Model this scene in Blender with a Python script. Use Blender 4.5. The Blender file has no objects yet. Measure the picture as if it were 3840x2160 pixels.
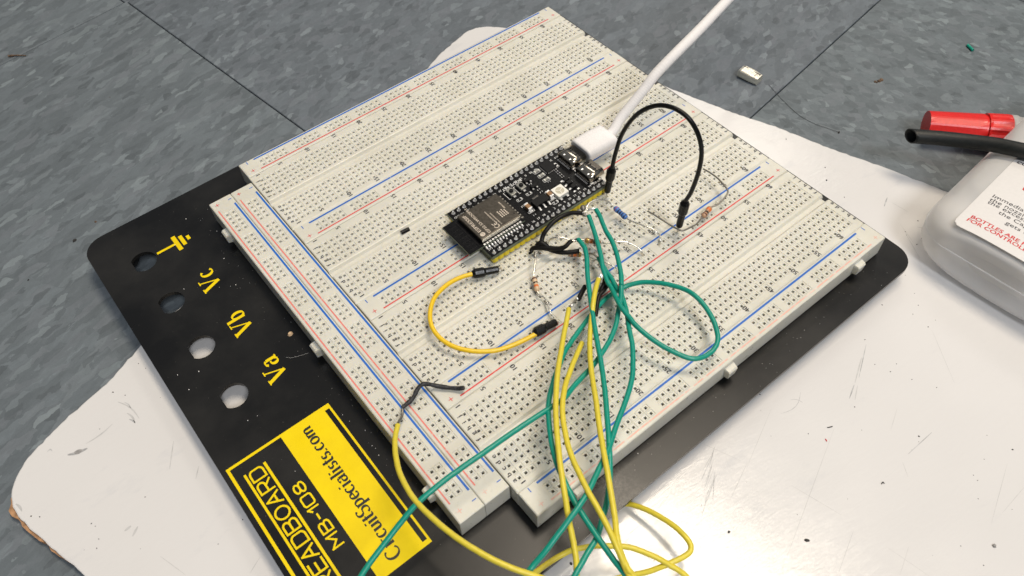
import bpy, math, random
from mathutils import Vector, Matrix

# ------------------------------------------------------------------ camera, world, lamps, exposure
# All numbers below are millimetres in the breadboard's own frame: x runs along the rows, y across
# the strips, z = 0 is the top face of the strips.  W() turns them into metres with the floor at z = 0.
ZF = 21.3
S = 0.001
def W(p):
    return Vector((p[0]*S, p[1]*S, (p[2]+ZF)*S))

sc = bpy.context.scene
COL = sc.collection
cam_data = bpy.data.cameras.new('camera')
cam = bpy.data.objects.new('camera', cam_data)
COL.objects.link(cam)
rows = ((0.780330,0.516052,-0.353237),(-0.624457,0.612508,-0.484652),(-0.033745,0.598769,0.800210))
m = Matrix((rows[0], rows[1], rows[2])).to_4x4()
m.translation = W((-57.8684,-245.5235,228.5048))
cam.matrix_world = m
cam_data.sensor_width = 36.0
cam_data.lens = 28.2101
cam_data.clip_start = 0.01
cam_data.clip_end = 20
cam_data.dof.use_dof = True
cam_data.dof.focus_distance = 0.305
cam_data.dof.aperture_fstop = 28.0
sc.camera = cam

world = bpy.data.worlds.new("World")
sc.world = world
world.use_nodes = True
wn, wl = world.node_tree.nodes, world.node_tree.links
for n in list(wn): wn.remove(n)
wo = wn.new('ShaderNodeOutputWorld'); wb = wn.new('ShaderNodeBackground')
wt = wn.new('ShaderNodeTexCoord'); ws = wn.new('ShaderNodeSeparateXYZ'); wr = wn.new('ShaderNodeValToRGB')
wl.new(wt.outputs['Generated'], ws.inputs[0]); wl.new(ws.outputs['Z'], wr.inputs[0])
wr.color_ramp.elements[0].position = 0.0; wr.color_ramp.elements[0].color = (0.16, 0.17, 0.19, 1)
wr.color_ramp.elements[1].position = 0.75; wr.color_ramp.elements[1].color = (0.56, 0.60, 0.66, 1)
e = wr.color_ramp.elements.new(0.35); e.color = (0.36, 0.39, 0.43, 1)
wx = wn.new('ShaderNodeMath'); wx.operation = 'MULTIPLY_ADD'; wl.new(ws.outputs['X'], wx.inputs[0]); wx.inputs[1].default_value = 0.30; wx.inputs[2].default_value = 0.95
wy = wn.new('ShaderNodeMix'); wy.data_type = 'RGBA'; wy.blend_type = 'MULTIPLY'; wy.inputs[0].default_value = 1.0
wl.new(wr.outputs[0], wy.inputs[6]); wl.new(wx.outputs[0], wy.inputs[7])
wl.new(wy.outputs[2], wb.inputs['Color']); wb.inputs['Strength'].default_value = 0.38
wl.new(wb.outputs[0], wo.inputs[0])

def ceiling_lamp(pos, sx, sy, power, color):
    ld = bpy.data.lights.new('ceiling_lamp', 'AREA')
    ld.shape = 'RECTANGLE'; ld.size = sx; ld.size_y = sy
    ld.energy = power; ld.color = color
    o = bpy.data.objects.new('ceiling_lamp', ld); COL.objects.link(o)
    o.location = pos; o.rotation_euler = (0, 0, math.radians(10))
    return o
# fluorescent fittings in the ceiling grid of the room; the first one is mirrored in the glossy panel, the third is added
ceiling_lamp((0.74, -0.13, 2.35), 0.60, 1.20, 42.0, (1.0, 0.87, 0.70))
ceiling_lamp((-0.15, -2.05, 2.35), 0.60, 0.90, 51.0, (0.96, 0.97, 1.0))
ceiling_lamp((2.20, 1.55, 2.35), 0.60, 1.20, 16.0, (1.0, 0.93, 0.82))  # added out of view to brighten the metal shell and other shiny parts

sc.view_settings.view_transform = 'Standard'
sc.view_settings.look = 'None'
sc.view_settings.exposure = 0.08
sc.view_settings.gamma = 1.0
sc.render.engine = 'CYCLES'
sc.cycles.max_bounces = 8
sc.cycles.transparent_max_bounces = 8
sc.cycles.use_denoising = True
sc.cycles.caustics_reflective = False
sc.cycles.caustics_refractive = False

random.seed(7)
RND = random.Random(11)

# ------------------------------------------------------------------ materials
class NT:
    """small helper around a node tree"""
    def __init__(s, name):
        s.m = bpy.data.materials.new(name); s.m.use_nodes = True
        s.t = s.m.node_tree; s.n = s.t.nodes; s.l = s.t.links
        s.b = s.n['Principled BSDF']
        s.tc = s.n.new('ShaderNodeTexCoord')
    def mapping(s, scale=(1000, 1000, 1000), rot=(0, 0, 0), loc=(0, 0, 0), src=None):
        mp = s.n.new('ShaderNodeMapping'); s.l.new(src or s.tc.outputs['Object'], mp.inputs['Vector'])
        mp.inputs['Scale'].default_value = scale; mp.inputs['Rotation'].default_value = rot
        mp.inputs['Location'].default_value = loc
        return mp.outputs[0]
    def noise(s, vec, scale, detail=3, rough=0.5, dist=0.0, out=0):
        nz = s.n.new('ShaderNodeTexNoise'); s.l.new(vec, nz.inputs['Vector'])
        nz.inputs['Scale'].default_value = scale; nz.inputs['Detail'].default_value = detail
        nz.inputs['Roughness'].default_value = rough; nz.inputs['Distortion'].default_value = dist
        return nz.outputs[out]
    def ramp(s, fac, stops, interp='LINEAR'):
        r = s.n.new('ShaderNodeValToRGB'); s.l.new(fac, r.inputs[0]); cr = r.color_ramp
        cr.interpolation = interp
        while len(cr.elements) < len(stops): cr.elements.new(0.5)
        for e_, (p, c) in zip(cr.elements, stops):
            e_.position = p; e_.color = (c[0], c[1], c[2], 1) if hasattr(c, '__len__') else (c, c, c, 1)
        return r.outputs[0]
    def mix(s, fac, a, b, mode='MIX'):
        x = s.n.new('ShaderNodeMix'); x.data_type = 'RGBA'; x.blend_type = mode
        for i, v in ((0, fac), (6, a), (7, b)):
            if isinstance(v, (int, float)): x.inputs[i].default_value = v
            elif isinstance(v, tuple): x.inputs[i].default_value = (*v, 1) if len(v) == 3 else v
            else: s.l.new(v, x.inputs[i])
        return x.outputs[2]
    def math(s, op, a, b=0.0):
        x = s.n.new('ShaderNodeMath'); x.operation = op
        for i, v in ((0, a), (1, b)):
            if isinstance(v, (int, float)): x.inputs[i].default_value = v
            else: s.l.new(v, x.inputs[i])
        return x.outputs[0]
    def bump(s, h, strength=0.3, dist=0.0001):
        b = s.n.new('ShaderNodeBump'); s.l.new(h, b.inputs['Height'])
        b.inputs['Strength'].default_value = strength; b.inputs['Distance'].default_value = dist
        s.l.new(b.outputs[0], s.b.inputs['Normal'])
    def set(s, **k):
        for key, v in k.items():
            i = s.b.inputs[key.replace('_', ' ')]
            if isinstance(v, (int, float)): i.default_value = v
            elif isinstance(v, tuple): i.default_value = (*v, 1) if len(v) == 3 and i.type == 'RGBA' else v
            else: s.l.new(v, i)
        return s

def plain(name, col, rough=0.5, metal=0.0, var=0.12, scale=0.8, **k):
    """coloured surface with slight procedural mottling and grain"""
    t = NT(name)
    v = t.mapping()
    f = t.noise(v, scale, 4)
    lo = tuple(max(0, c*(1-var)) for c in col); hi = tuple(min(1, c*(1+var)) for c in col)
    t.set(Base_Color=t.ramp(f, [(0.3, lo), (0.7, hi)]), Metallic=metal)
    r2 = t.noise(v, scale*2.3, 3)
    t.set(Roughness=t.ramp(r2, [(0.3, max(0.02, rough-0.06)), (0.7, min(1, rough+0.06))]))
    t.set(**k)
    return t.m

def mat_board():
    t = NT('cream_abs_plastic')
    v = t.mapping()
    a = t.noise(v, 0.045, 4, 0.6)
    col = t.ramp(a, [(0.3, (0.605, 0.588, 0.508)), (0.7, (0.685, 0.668, 0.592))])
    d = t.noise(v, 0.35, 6, 0.7)
    col = t.mix(t.ramp(d, [(0.57, 0.0), (0.78, 0.45)]), col, (0.52, 0.47, 0.35))
    t.set(Base_Color=col, Roughness=t.ramp(t.noise(v, 0.5, 4), [(0.3, 0.26), (0.7, 0.42)]))
    t.set(Subsurface_Weight=0.45, Subsurface_Radius=(1.0, 0.85, 0.55), Subsurface_Scale=0.0014)
    t.set(Specular_IOR_Level=0.5)
    t.bump(t.noise(v, 1.5, 3), 0.10, 0.0002)
    return t.m
M = {}
M['board'] = mat_board()
M['hole'] = plain('hole_painted_shade', (0.19, 0.155, 0.105), 0.5)  # shade deep in the holes, put into the colour of lower walls and clips
M['black_print'] = plain('black_ink', (0.02, 0.02, 0.022), 0.5)
def worn(name, col, lo, hi):
    t = NT(name); v = t.mapping()
    f = t.ramp(t.noise(v, 0.28, 6, 0.7), [(lo, 0.0), (hi, 1.0)])
    t.set(Base_Color=t.mix(f, col, (0.70, 0.66, 0.58)), Roughness=0.45)
    return t.m
M['blue'] = worn('blue_ink', (0.0, 0.12, 0.50), 0.66, 0.70)
M['red'] = worn('red_ink', (0.66, 0.05, 0.04), 0.62, 0.74)
M['red_soft'] = worn('pale_red_ink', (0.74, 0.20, 0.16), 0.58, 0.72)
M['red_faint'] = worn('faded_red_ink', (0.76, 0.42, 0.33), 0.48, 0.62)

def mat_plate():
    t = NT('black_painted_steel')
    v = t.mapping()
    s = t.noise(v, 0.02, 5, 0.65)
    s2 = t.noise(v, 2.6, 2, 0.5)
    x = t.n.new('ShaderNodeSeparateXYZ'); t.l.new(t.tc.outputs['Object'], x.inputs[0])
    # dust gathers in a band beside the strips
    def band(sock, c, w):
        a = t.math('ABSOLUTE', t.math('SUBTRACT', sock, c))
        return t.math('MAXIMUM', t.math('SUBTRACT', 1.0, t.math('DIVIDE', a, w)), 0.0)
    bx = band(x.outputs['X'], -0.0255, 0.009)
    by = band(x.outputs['Y'], -0.181, 0.0065)
    dust = t.math('MAXIMUM', bx, by)
    grain = t.ramp(t.noise(v, 1.1, 6, 0.75), [(0.42, 0.0), (0.75, 1.0)])
    dust = t.math('MULTIPLY', t.math('MULTIPLY', dust, grain), 0.55)
    smear = t.math('MULTIPLY', t.ramp(s, [(0.45, 0.0), (0.8, 1.0)]), 0.08)
    f = t.math('ADD', dust, smear)
    spk = t.ramp(t.noise(v, 1.9, 1, 0.4), [(0.795, 0.0), (0.815, 0.8)])
    f = t.math('MINIMUM', t.math('ADD', f, spk), 1.0)
    t.set(Base_Color=t.mix(f, (0.004, 0.004, 0.004), (0.20, 0.19, 0.17)))
    t.set(Roughness=t.ramp(s, [(0.3, 0.26), (0.7, 0.36)]), Specular_IOR_Level=0.40)
    t.bump(t.noise(v, 3.0, 3), 0.14, 0.00008)
    return t.m
M['plate'] = mat_plate()
def mat_yellow():
    t = NT('yellow_ink'); v = t.mapping()
    c = t.ramp(t.noise(v, 0.06, 5, 0.7), [(0.3, (0.77, 0.56, 0.0)), (0.7, (0.86, 0.65, 0.0))])
    wear = t.ramp(t.noise(v, 0.7, 5, 0.75), [(0.70, 0.0), (0.76, 0.85)])
    c = t.mix(wear, c, (0.10, 0.08, 0.02))
    t.set(Base_Color=c, Roughness=t.ramp(t.noise(v, 0.1, 4), [(0.3, 0.38), (0.7, 0.55)]), Specular_IOR_Level=0.25)
    return t.m
M['yellow_print'] = mat_yellow()
M['plate_black_ink'] = plain('black_ink_on_yellow', (0.012, 0.012, 0.012), 0.4)
M['rubber'] = plain('black_rubber', (0.02, 0.02, 0.02), 0.8)
M['foam'] = plain('dark_foam_pad', (0.03, 0.03, 0.028), 0.9)

def mat_panel():
    t = NT('white_laminate')
    v = t.mapping()
    a = t.noise(v, 0.012, 4)
    col = t.ramp(a, [(0.3, (0.645, 0.632, 0.618)), (0.7, (0.685, 0.672, 0.66))])
    sm = t.noise(t.mapping(scale=(400, 1000, 1000), rot=(0, 0, 1.1)), 0.08, 6, 0.75)
    col = t.mix(t.ramp(sm, [(0.58, 0.0), (0.82, 0.45)]), col, (0.46, 0.47, 0.50))
    t.set(Base_Color=col, Roughness=t.ramp(t.noise(v, 0.05, 4), [(0.3, 0.12), (0.7, 0.18)]), Specular_IOR_Level=0.5)
    # ripply orange peel of the laminate
    w = t.noise(t.mapping(scale=(330, 1150, 1000), rot=(0, 0, 0.75)), 0.55, 4, 0.6, 0.4)
    t.bump(w, 0.36, 0.00022)
    return t.m
M['panel'] = mat_panel()
M['mdf'] = plain('brown_fibreboard_core', (0.36, 0.20, 0.10), 0.85, var=0.35, scale=0.6)

def mat_floor(name, rot, stretch, tint, seed):
    """vinyl tile: long mottled chips pressed into a grey field"""
    t = NT(name)
    base = t.mapping(rot=(0, 0, rot), loc=(seed*37.0, seed*11.0, 0))
    # warp so the chips get ragged edges
    wn_ = t.n.new('ShaderNodeTexNoise'); t.l.new(base, wn_.inputs['Vector'])
    wn_.inputs['Scale'].default_value = 0.16; wn_.inputs['Detail'].default_value = 4
    sub = t.n.new('ShaderNodeVectorMath'); sub.operation = 'SUBTRACT'
    t.l.new(wn_.outputs['Color'], sub.inputs[0]); sub.inputs[1].default_value = (0.5, 0.5, 0.5)
    scl = t.n.new('ShaderNodeVectorMath'); scl.operation = 'SCALE'
    t.l.new(sub.outputs[0], scl.inputs[0]); scl.inputs['Scale'].default_value = 5.0
    add = t.n.new('ShaderNodeVectorMath'); add.operation = 'ADD'
    t.l.new(base, add.inputs[0]); t.l.new(scl.outputs[0], add.inputs[1])
    st = t.n.new('ShaderNodeMapping'); t.l.new(add.outputs[0], st.inputs['Vector'])
    st.inputs['Scale'].default_value = (1.0/stretch, 1.0, 1.0)
    def chips(scale, rnd=1.0, off=0):
        mp = t.n.new('ShaderNodeMapping'); t.l.new(st.outputs[0], mp.inputs['Vector'])
        mp.inputs['Location'].default_value = (off, off*1.7, 0)
        vo = t.n.new('ShaderNodeTexVoronoi'); t.l.new(mp.outputs[0], vo.inputs['Vector'])
        vo.inputs['Scale'].default_value = scale; vo.inputs['Randomness'].default_value = rnd
        sp = t.n.new('ShaderNodeSeparateColor'); t.l.new(vo.outputs['Color'], sp.inputs[0])
        return sp.outputs
    c1 = chips(0.15); c2 = chips(0.26, off=31); c3 = chips(0.42, off=77)
    g = lambda x, d=(0, 0, 0): (x*tint[0]+d[0], x*tint[1]+d[1], x*tint[2]+d[2])
    col = t.ramp(c1[0], [(0.0, g(0.140)), (0.3, g(0.152)), (0.6, g(0.166)), (1.0, g(0.182))])
    col2 = t.ramp(c2[1], [(0.0, g(0.118)), (0.35, g(0.150)), (0.75, g(0.180, (0.008, 0.002, 0.004))), (1.0, g(0.215, (0.004, 0.006, 0)))])
    col = t.mix(t.ramp(c2[2], [(0.40, 0.0), (0.50, 0.7)]), col, col2)
    col3 = t.ramp(c3[0], [(0.0, g(0.090)), (0.4, g(0.115)), (0.6, g(0.200)), (1.0, g(0.285, (0.01, 0.01, 0)))])
    col = t.mix(t.ramp(c3[2], [(0.80, 0.0), (0.88, 0.60)]), col, col3)
    # thin light threads and dark streaks running with the grain
    thr = t.noise(st.outputs[0], 0.22, 5, 0.65, 0.8)
    col = t.mix(t.ramp(thr, [(0.62, 0.0), (0.70, 0.45)]), col, g(0.27))
    drk = t.noise(st.outputs[0], 0.13, 5, 0.62, 1.1)
    col = t.mix(t.ramp(drk, [(0.30, 0.55), (0.38, 0.0)]), col, g(0.105))
    fine = t.noise(base, 2.2, 3)
    col = t.mix(0.35, col, t.ramp(fine, [(0.25, 0.42), (0.75, 0.58)]), 'OVERLAY')
    mott = t.noise(st.outputs[0], 0.5, 5, 0.7)
    col = t.mix(0.6, col, t.ramp(mott, [(0.25, 0.40), (0.75, 0.60)]), 'OVERLAY')
    # dirt freckles
    fr = t.noise(base, 0.33, 2, 0.4)
    col = t.mix(t.ramp(fr, [(0.79, 0.0), (0.83, 0.7)]), col, (0.07, 0.055, 0.04))
    t.set(Base_Color=col, Roughness=t.ramp(t.noise(base, 0.2, 4), [(0.3, 0.5), (0.7, 0.62)]), Specular_IOR_Level=0.35)
    t.bump(t.noise(base, 0.8, 4), 0.15, 0.0002)
    return t.m
TL = math.radians(8.6)
M['tile_a'] = mat_floor('vinyl_tile_long_chips', -TL, 3.1, (0.77, 0.90, 0.99), 1)
M['tile_b'] = mat_floor('vinyl_tile_mid_chips', -TL, 2.0, (0.75, 0.87, 0.98), 2)
M['tile_c'] = mat_floor('vinyl_tile_short_chips', -TL+math.radians(90), 1.5, (0.765, 0.90, 0.98), 3)
M['subfloor'] = plain('dark_seam_grime', (0.055, 0.048, 0.038), 0.9)

M['green'] = plain('green_pvc', (0.0, 0.26, 0.185), 0.36, var=0.06)
M['yellow'] = plain('yellow_pvc', (0.68, 0.56, 0.045), 0.40, var=0.06)
M['yellow_deep'] = plain('deep_yellow_pvc', (0.80, 0.52, 0.012), 0.36, var=0.05)
M['black_wire'] = plain('black_pvc', (0.005, 0.005, 0.005), 0.30, var=0.2, Specular_IOR_Level=0.25)
M['shrink'] = plain('black_heat_shrink', (0.010, 0.009, 0.008), 0.38, var=0.3, scale=0.6, Specular_IOR_Level=0.18)
M['shrink_worn'] = plain('scuffed_black_heat_shrink', (0.030, 0.030, 0.032), 0.5, var=0.85, scale=1.6, Specular_IOR_Level=0.3)
M['lead'] = plain('tinned_lead', (0.80, 0.76, 0.68), 0.27, 0.9, var=0.05)
M['lead_dull'] = plain('dull_lead', (0.24, 0.225, 0.195), 0.5, 0.8, var=0.06)
M['solder'] = plain('solder', (0.93, 0.91, 0.87), 0.26, 0.62, var=0.2, scale=1.6)
M['pcb'] = plain('black_solder_mask', (0.004, 0.004, 0.0045), 0.30, var=0.3, Specular_IOR_Level=0.18)
M['pcb_edge'] = plain('green_grey_laminate_edge', (0.14, 0.16, 0.11), 0.7, var=0.3)
M['silk'] = plain('white_silkscreen', (0.78, 0.78, 0.76), 0.6)
M['header'] = plain('yellow_header_plastic', (0.76, 0.60, 0.015), 0.40, var=0.08)
M['chip'] = plain('black_epoxy', (0.007, 0.007, 0.0075), 0.45, Specular_IOR_Level=0.2)
M['shield'] = plain('dull_metal_can', (0.095, 0.086, 0.073), 0.40, 1.0, var=0.22, scale=0.9)
M['etch'] = plain('laser_etching', (0.62, 0.54, 0.44), 0.75, var=0.08)
M['shell'] = plain('nickel_shell', (0.40, 0.355, 0.29), 0.14, 1.0, var=0.08)
M['tan'] = plain('tan_ceramic', (0.27, 0.145, 0.062), 0.45)
M['led_white'] = plain('white_led_housing', (0.80, 0.78, 0.70), 0.4, var=0.04)
M['led_face'] = plain('led_window', (0.52, 0.48, 0.37), 0.25)
M['button_metal'] = plain('button_frame', (0.33, 0.33, 0.30), 0.35, 0.7)
M['white_plastic'] = plain('white_plastic', (0.80, 0.78, 0.77), 0.28, var=0.02)
M['braid'] = plain('white_braid', (0.78, 0.76, 0.75), 0.75, var=0.05, scale=2.0)
M['nickel'] = plain('shiny_nickel', (0.97, 0.92, 0.80), 0.42, 1.0, var=0.05)
M['red_cap'] = plain('red_plastic', (0.66, 0.012, 0.010), 0.34, var=0.08, Subsurface_Weight=0.0)
M['tube'] = plain('matt_black_tubing', (0.012, 0.0135, 0.013), 0.5, var=0.25, Specular_IOR_Level=0.35)
M['label'] = plain('white_paper_label', (0.72, 0.70, 0.68), 0.38, var=0.02)
M['label_red'] = plain('red_label_ink', (0.60, 0.035, 0.04), 0.5)
M['label_grey'] = plain('dark_label_ink', (0.05, 0.05, 0.055), 0.5)
def mat_bottle():
    t = NT('translucent_polythene')
    v = t.mapping()
    t.set(Base_Color=t.ramp(t.noise(v, 0.05, 3), [(0.3, (0.86, 0.845, 0.83)), (0.7, (0.89, 0.88, 0.865))]), Roughness=0.36)
    t.set(Subsurface_Weight=0.25, Subsurface_Radius=(1.0, 0.9, 0.8), Subsurface_Scale=0.004, Transmission_Weight=0.0, Alpha=0.50)
    return t.m
M['bottle'] = mat_bottle()
M['speck'] = plain('dark_grit', (0.03, 0.028, 0.027), 0.7, var=0.4)
M['speck_grey'] = plain('grey_grit', (0.30, 0.29, 0.28), 0.7, var=0.3)
M['scratch'] = plain('scratch_grey', (0.42, 0.42, 0.42), 0.5, var=0.3, scale=0.5)
M['scratch_faint'] = plain('scratch_pale', (0.50, 0.495, 0.485), 0.45, var=0.1, scale=0.5)
M['brown_bit'] = plain('brown_grit', (0.12, 0.075, 0.045), 0.8, var=0.5)
def band_mat(n, c): return plain(n, c, 0.35, var=0.06)
M['r_blue'] = band_mat('resistor_blue', (0.07, 0.19, 0.50)); M['r_tan'] = band_mat('resistor_beige', (0.62, 0.44, 0.27))
M['r_brown'] = band_mat('resistor_brown_body', (0.42, 0.24, 0.14))
M['b_black'] = band_mat('band_black', (0.01, 0.01, 0.012)); M['b_orange'] = band_mat('band_orange', (0.70, 0.16, 0.03))
M['b_brown'] = band_mat('band_dark_brown', (0.075, 0.018, 0.012)); M['b_red'] = band_mat('band_red', (0.45, 0.05, 0.04))
M['b_navy'] = band_mat('band_navy', (0.01, 0.015, 0.06))
M['b_gold'] = plain('band_gold', (0.50, 0.33, 0.10), 0.3, 0.8)

# ------------------------------------------------------------------ mesh building
class MB:
    def __init__(s): s.v = []; s.f = []; s.mi = []; s.mats = []; s.sm = []
    def mat(s, key):
        mm = M[key]
        if mm not in s.mats: s.mats.append(mm)
        return s.mats.index(mm)
    def add(s, verts, faces, key, smooth=False):
        o = len(s.v); k = s.mat(key)
        s.v.extend(verts)
        for f in faces: s.f.append([i+o for i in f]); s.mi.append(k); s.sm.append(smooth)
    def quad(s, a, b, c, d, key): s.add([a, b, c, d], [(0, 1, 2, 3)], key)
    def box(s, x0, x1, y0, y1, z0, z1, key):
        v = [(x, y, z) for z in (z0, z1) for x, y in ((x0, y0), (x1, y0), (x1, y1), (x0, y1))]
        s.add(v, [(0, 3, 2, 1), (4, 5, 6, 7), (0, 1, 5, 4), (1, 2, 6, 5), (2, 3, 7, 6), (3, 0, 4, 7)], key)
    def loft(s, rings, key, cap0=True, cap1=True, smooth=False, close=False):
        n = len(rings[0]); v = [p for r in rings for p in r]; f = []
        R = len(rings)
        for i in range(R-1 + (1 if close else 0)):
            a, b = i*n, ((i+1) % R)*n
            for j in range(n):
                k = (j+1) % n
                f.append((a+j, a+k, b+k, b+j))
        s.add(v, f, key, smooth)
        if cap0 and not close: s.add(rings[0], [tuple(reversed(range(n)))], key)
        if cap1 and not close: s.add(rings[-1], [tuple(range(n))], key)
    def rbox(s, x0, x1, y0, y1, z0, z1, r, key, n=3, ch=None, smooth=False):
        """box with rounded vertical edges and a chamfered rim"""
        ch = r*0.5 if ch is None else ch
        def ring(ins, z):
            return [(x, y, z) for x, y in rrect(x0+ins, x1-ins, y0+ins, y1-ins, max(r-ins, 0.02), n)]
        s.loft([ring(ch, z0), ring(0, z0+ch), ring(0, z1-ch), ring(ch*0.3, z1-ch*0.3), ring(ch, z1)], key, smooth=smooth)
    def tube(s, pts, r, key, seg=10, smooth=True, caps=True, rfun=None):
        pts = [Vector(p) for p in pts]
        n = len(pts); tang = []
        for i in range(n):
            t = pts[min(i+1, n-1)] - pts[max(i-1, 0)]
            tang.append(t.normalized())
        up = Vector((0, 0, 1))
        if abs(tang[0].dot(up)) > 0.95: up = Vector((1, 0, 0))
        u = tang[0].cross(up).normalized(); rings = []
        for i in range(n):
            u = (u - tang[i]*u.dot(tang[i])).normalized()
            w = tang[i].cross(u)
            rr = r if not hasattr(r, '__len__') else r[i]
            ring = []
            for k in range(seg):
                a = 2*math.pi*k/seg
                q = rfun(i, k, rr) if rfun else rr
                p = pts[i] + (u*math.cos(a) + w*math.sin(a))*q
                ring.append(tuple(p))
            rings.append(ring)
        s.loft(rings, key, caps, caps, smooth)
    def lathe(s, p0, p1, prof, key, seg=14, smooth=True, caps=True):
        """prof: (t along p0-p1, radius)"""
        p0, p1 = Vector(p0), Vector(p1)
        d = (p1-p0); s.tube([p0 + d*t for t, _ in prof], [r for _, r in prof], key, seg, smooth, caps)
    def build(s, name, parent=None, origin=None, kind=None, label=None):
        """link as ONE mesh object. Vertices are mm in board frame"""
        if origin is None:
            if parent is not None: origin = parent['_o']
            else:
                xs = [v[0] for v in s.v]; ys = [v[1] for v in s.v]; zs = [v[2] for v in s.v]
                origin = ((min(xs)+max(xs))/2, (min(ys)+max(ys))/2, min(zs))
        me = bpy.data.meshes.new(name)
        ox, oy, oz = origin
        me.from_pydata([((v[0]-ox)*S, (v[1]-oy)*S, (v[2]-oz)*S) for v in s.v], [], s.f)
        for mm in s.mats: me.materials.append(mm)
        me.polygons.foreach_set('material_index', s.mi)
        me.polygons.foreach_set('use_smooth', s.sm)
        me.update()
        return link(name, me, parent, origin, kind, label)
ORG = {}
def link(name, me, parent, origin, kind=None, label=None):
    o = bpy.data.objects.new(name, me); COL.objects.link(o)
    if parent is not None:
        po = ORG[parent.name]
        o.parent = parent
        o.location = ((origin[0]-po[0])*S, (origin[1]-po[1])*S, (origin[2]-po[2])*S)
    else:
        o.location = W(origin)
    ORG[o.name] = tuple(origin)
    if kind: o['kind'] = kind
    if label: o['label'] = label
    return o
_build = MB.build
def build(s, name, parent=None, origin=None, kind=None, label=None):
    if origin is None and parent is not None: origin = ORG[parent.name]
    if origin is None:
        xs = [v[0] for v in s.v]; ys = [v[1] for v in s.v]; zs = [v[2] for v in s.v]
        origin = ((min(xs)+max(xs))/2, (min(ys)+max(ys))/2, min(zs))
    return _build(s, name, parent, origin, kind, label)
MB.build = build
def thing(name, label, cat, loc, group=None):
    o = bpy.data.objects.new(name, None); COL.objects.link(o)
    o.empty_display_size = 0.01
    o.location = W(loc); ORG[o.name] = tuple(loc)
    o['label'] = label; o['category'] = cat
    if group: o['group'] = group
    return o
def tag(o, label, cat, group=None):
    o['label'] = label; o['category'] = cat
    if group: o['group'] = group
    return o
def copy_part(o, parent, origin):
    c = o.copy(); COL.objects.link(c); c.parent = parent
    po = ORG[parent.name]
    c.location = ((origin[0]-po[0])*S, (origin[1]-po[1])*S, (origin[2]-po[2])*S)
    ORG[c.name] = tuple(origin)
    return c
def rrect(x0, x1, y0, y1, r, n=4):
    pts = []
    for cx, cy, a0 in ((x1-r, y1-r, 0), (x0+r, y1-r, 90), (x0+r, y0+r, 180), (x1-r, y0+r, 270)):
        for i in range(n+1):
            a = math.radians(a0 + 90*i/n); pts.append((cx+r*math.cos(a), cy+r*math.sin(a)))
    return pts
def spline(pts, per=8):
    P = [Vector(p) for p in pts]
    P = [P[0]*2-P[1]] + P + [P[-1]*2-P[-2]]
    out = []
    for i in range(1, len(P)-2):
        p0, p1, p2, p3 = P[i-1:i+3]
        for k in range(per):
            t = k/per
            out.append(0.5*((2*p1) + (p2-p0)*t + (2*p0-5*p1+4*p2-p3)*t*t + (3*p1-p0-3*p2+p3)*t**3))
    out.append(P[-2]); return out

# ------------------------------------------------------------------ lettering
_tc = {}
def glyphs(s):
    if s in _tc: return _tc[s]
    cu = bpy.data.curves.new('lettering', 'FONT'); cu.body = s; cu.size = 1.0; cu.resolution_u = 3
    ob = bpy.data.objects.new('lettering', cu); COL.objects.link(ob)
    dg = bpy.context.evaluated_depsgraph_get()
    me = ob.evaluated_get(dg).to_mesh()
    v = [(p.co.x, p.co.y) for p in me.vertices]; f = [tuple(p.vertices) for p in me.polygons]
    ob.evaluated_get(dg).to_mesh_clear()
    COL.objects.unlink(ob); bpy.data.objects.remove(ob); bpy.data.curves.remove(cu)
    _tc[s] = (v, f); return _tc[s]
def text(mb, s, at, h, key, read=(0, 1), z=0.03, align='c', wide=1.0, shear=0.0, bold=0.0):
    """h = cap height; read = direction of reading in the xy plane; at = centre or start of the line"""
    v, f = glyphs(s)
    if not v: return
    k = h/0.70
    xs = [p[0] for p in v]; w = max(xs)-min(xs)
    x0 = {'c': (max(xs)+min(xs))/2, 'l': min(xs), 'r': max(xs)}[align]
    dx, dy = read; ux, uy = -dy, dx
    out = []
    zz = at[2] if len(at) > 2 else 0
    for x, y in v:
        a = (x-x0 + shear*y)*k*wide; b = y*k - (h/2 if align == 'c' else 0)
        out.append((at[0]+dx*a+ux*b, at[1]+dy*a+uy*b, zz+z))
    mb.add(out, f, key)
    if bold:
        mb.add([(p[0]+dx*bold, p[1]+dy*bold, p[2]+0.004) for p in out], f, key)
def ribbon(mb, pts, wfun, key, z):
    """flat pen stroke along pts; wfun(direction)->width"""
    P = [Vector((p[0], p[1])) for p in pts]; n = len(P); L = []; R = []
    for i in range(n):
        t = (P[min(i+1, n-1)] - P[max(i-1, 0)])
        if t.length < 1e-9: t = Vector((1, 0))
        t.normalize(); nn = Vector((-t.y, t.x)); w = wfun(t)/2
        L.append(P[i]+nn*w); R.append(P[i]-nn*w)
    v = [(p.x, p.y, z) for p in L] + [(p.x, p.y, z) for p in R]
    mb.add(v, [(i+n, i+n+1, i+1, i) for i in range(n-1)], key)
def arc(cx, cy, rx, ry, a0, a1, n=14):
    return [(cx+rx*math.cos(math.radians(a0+(a1-a0)*i/n)), cy+ry*math.sin(math.radians(a0+(a1-a0)*i/n))) for i in range(n+1)]
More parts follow.
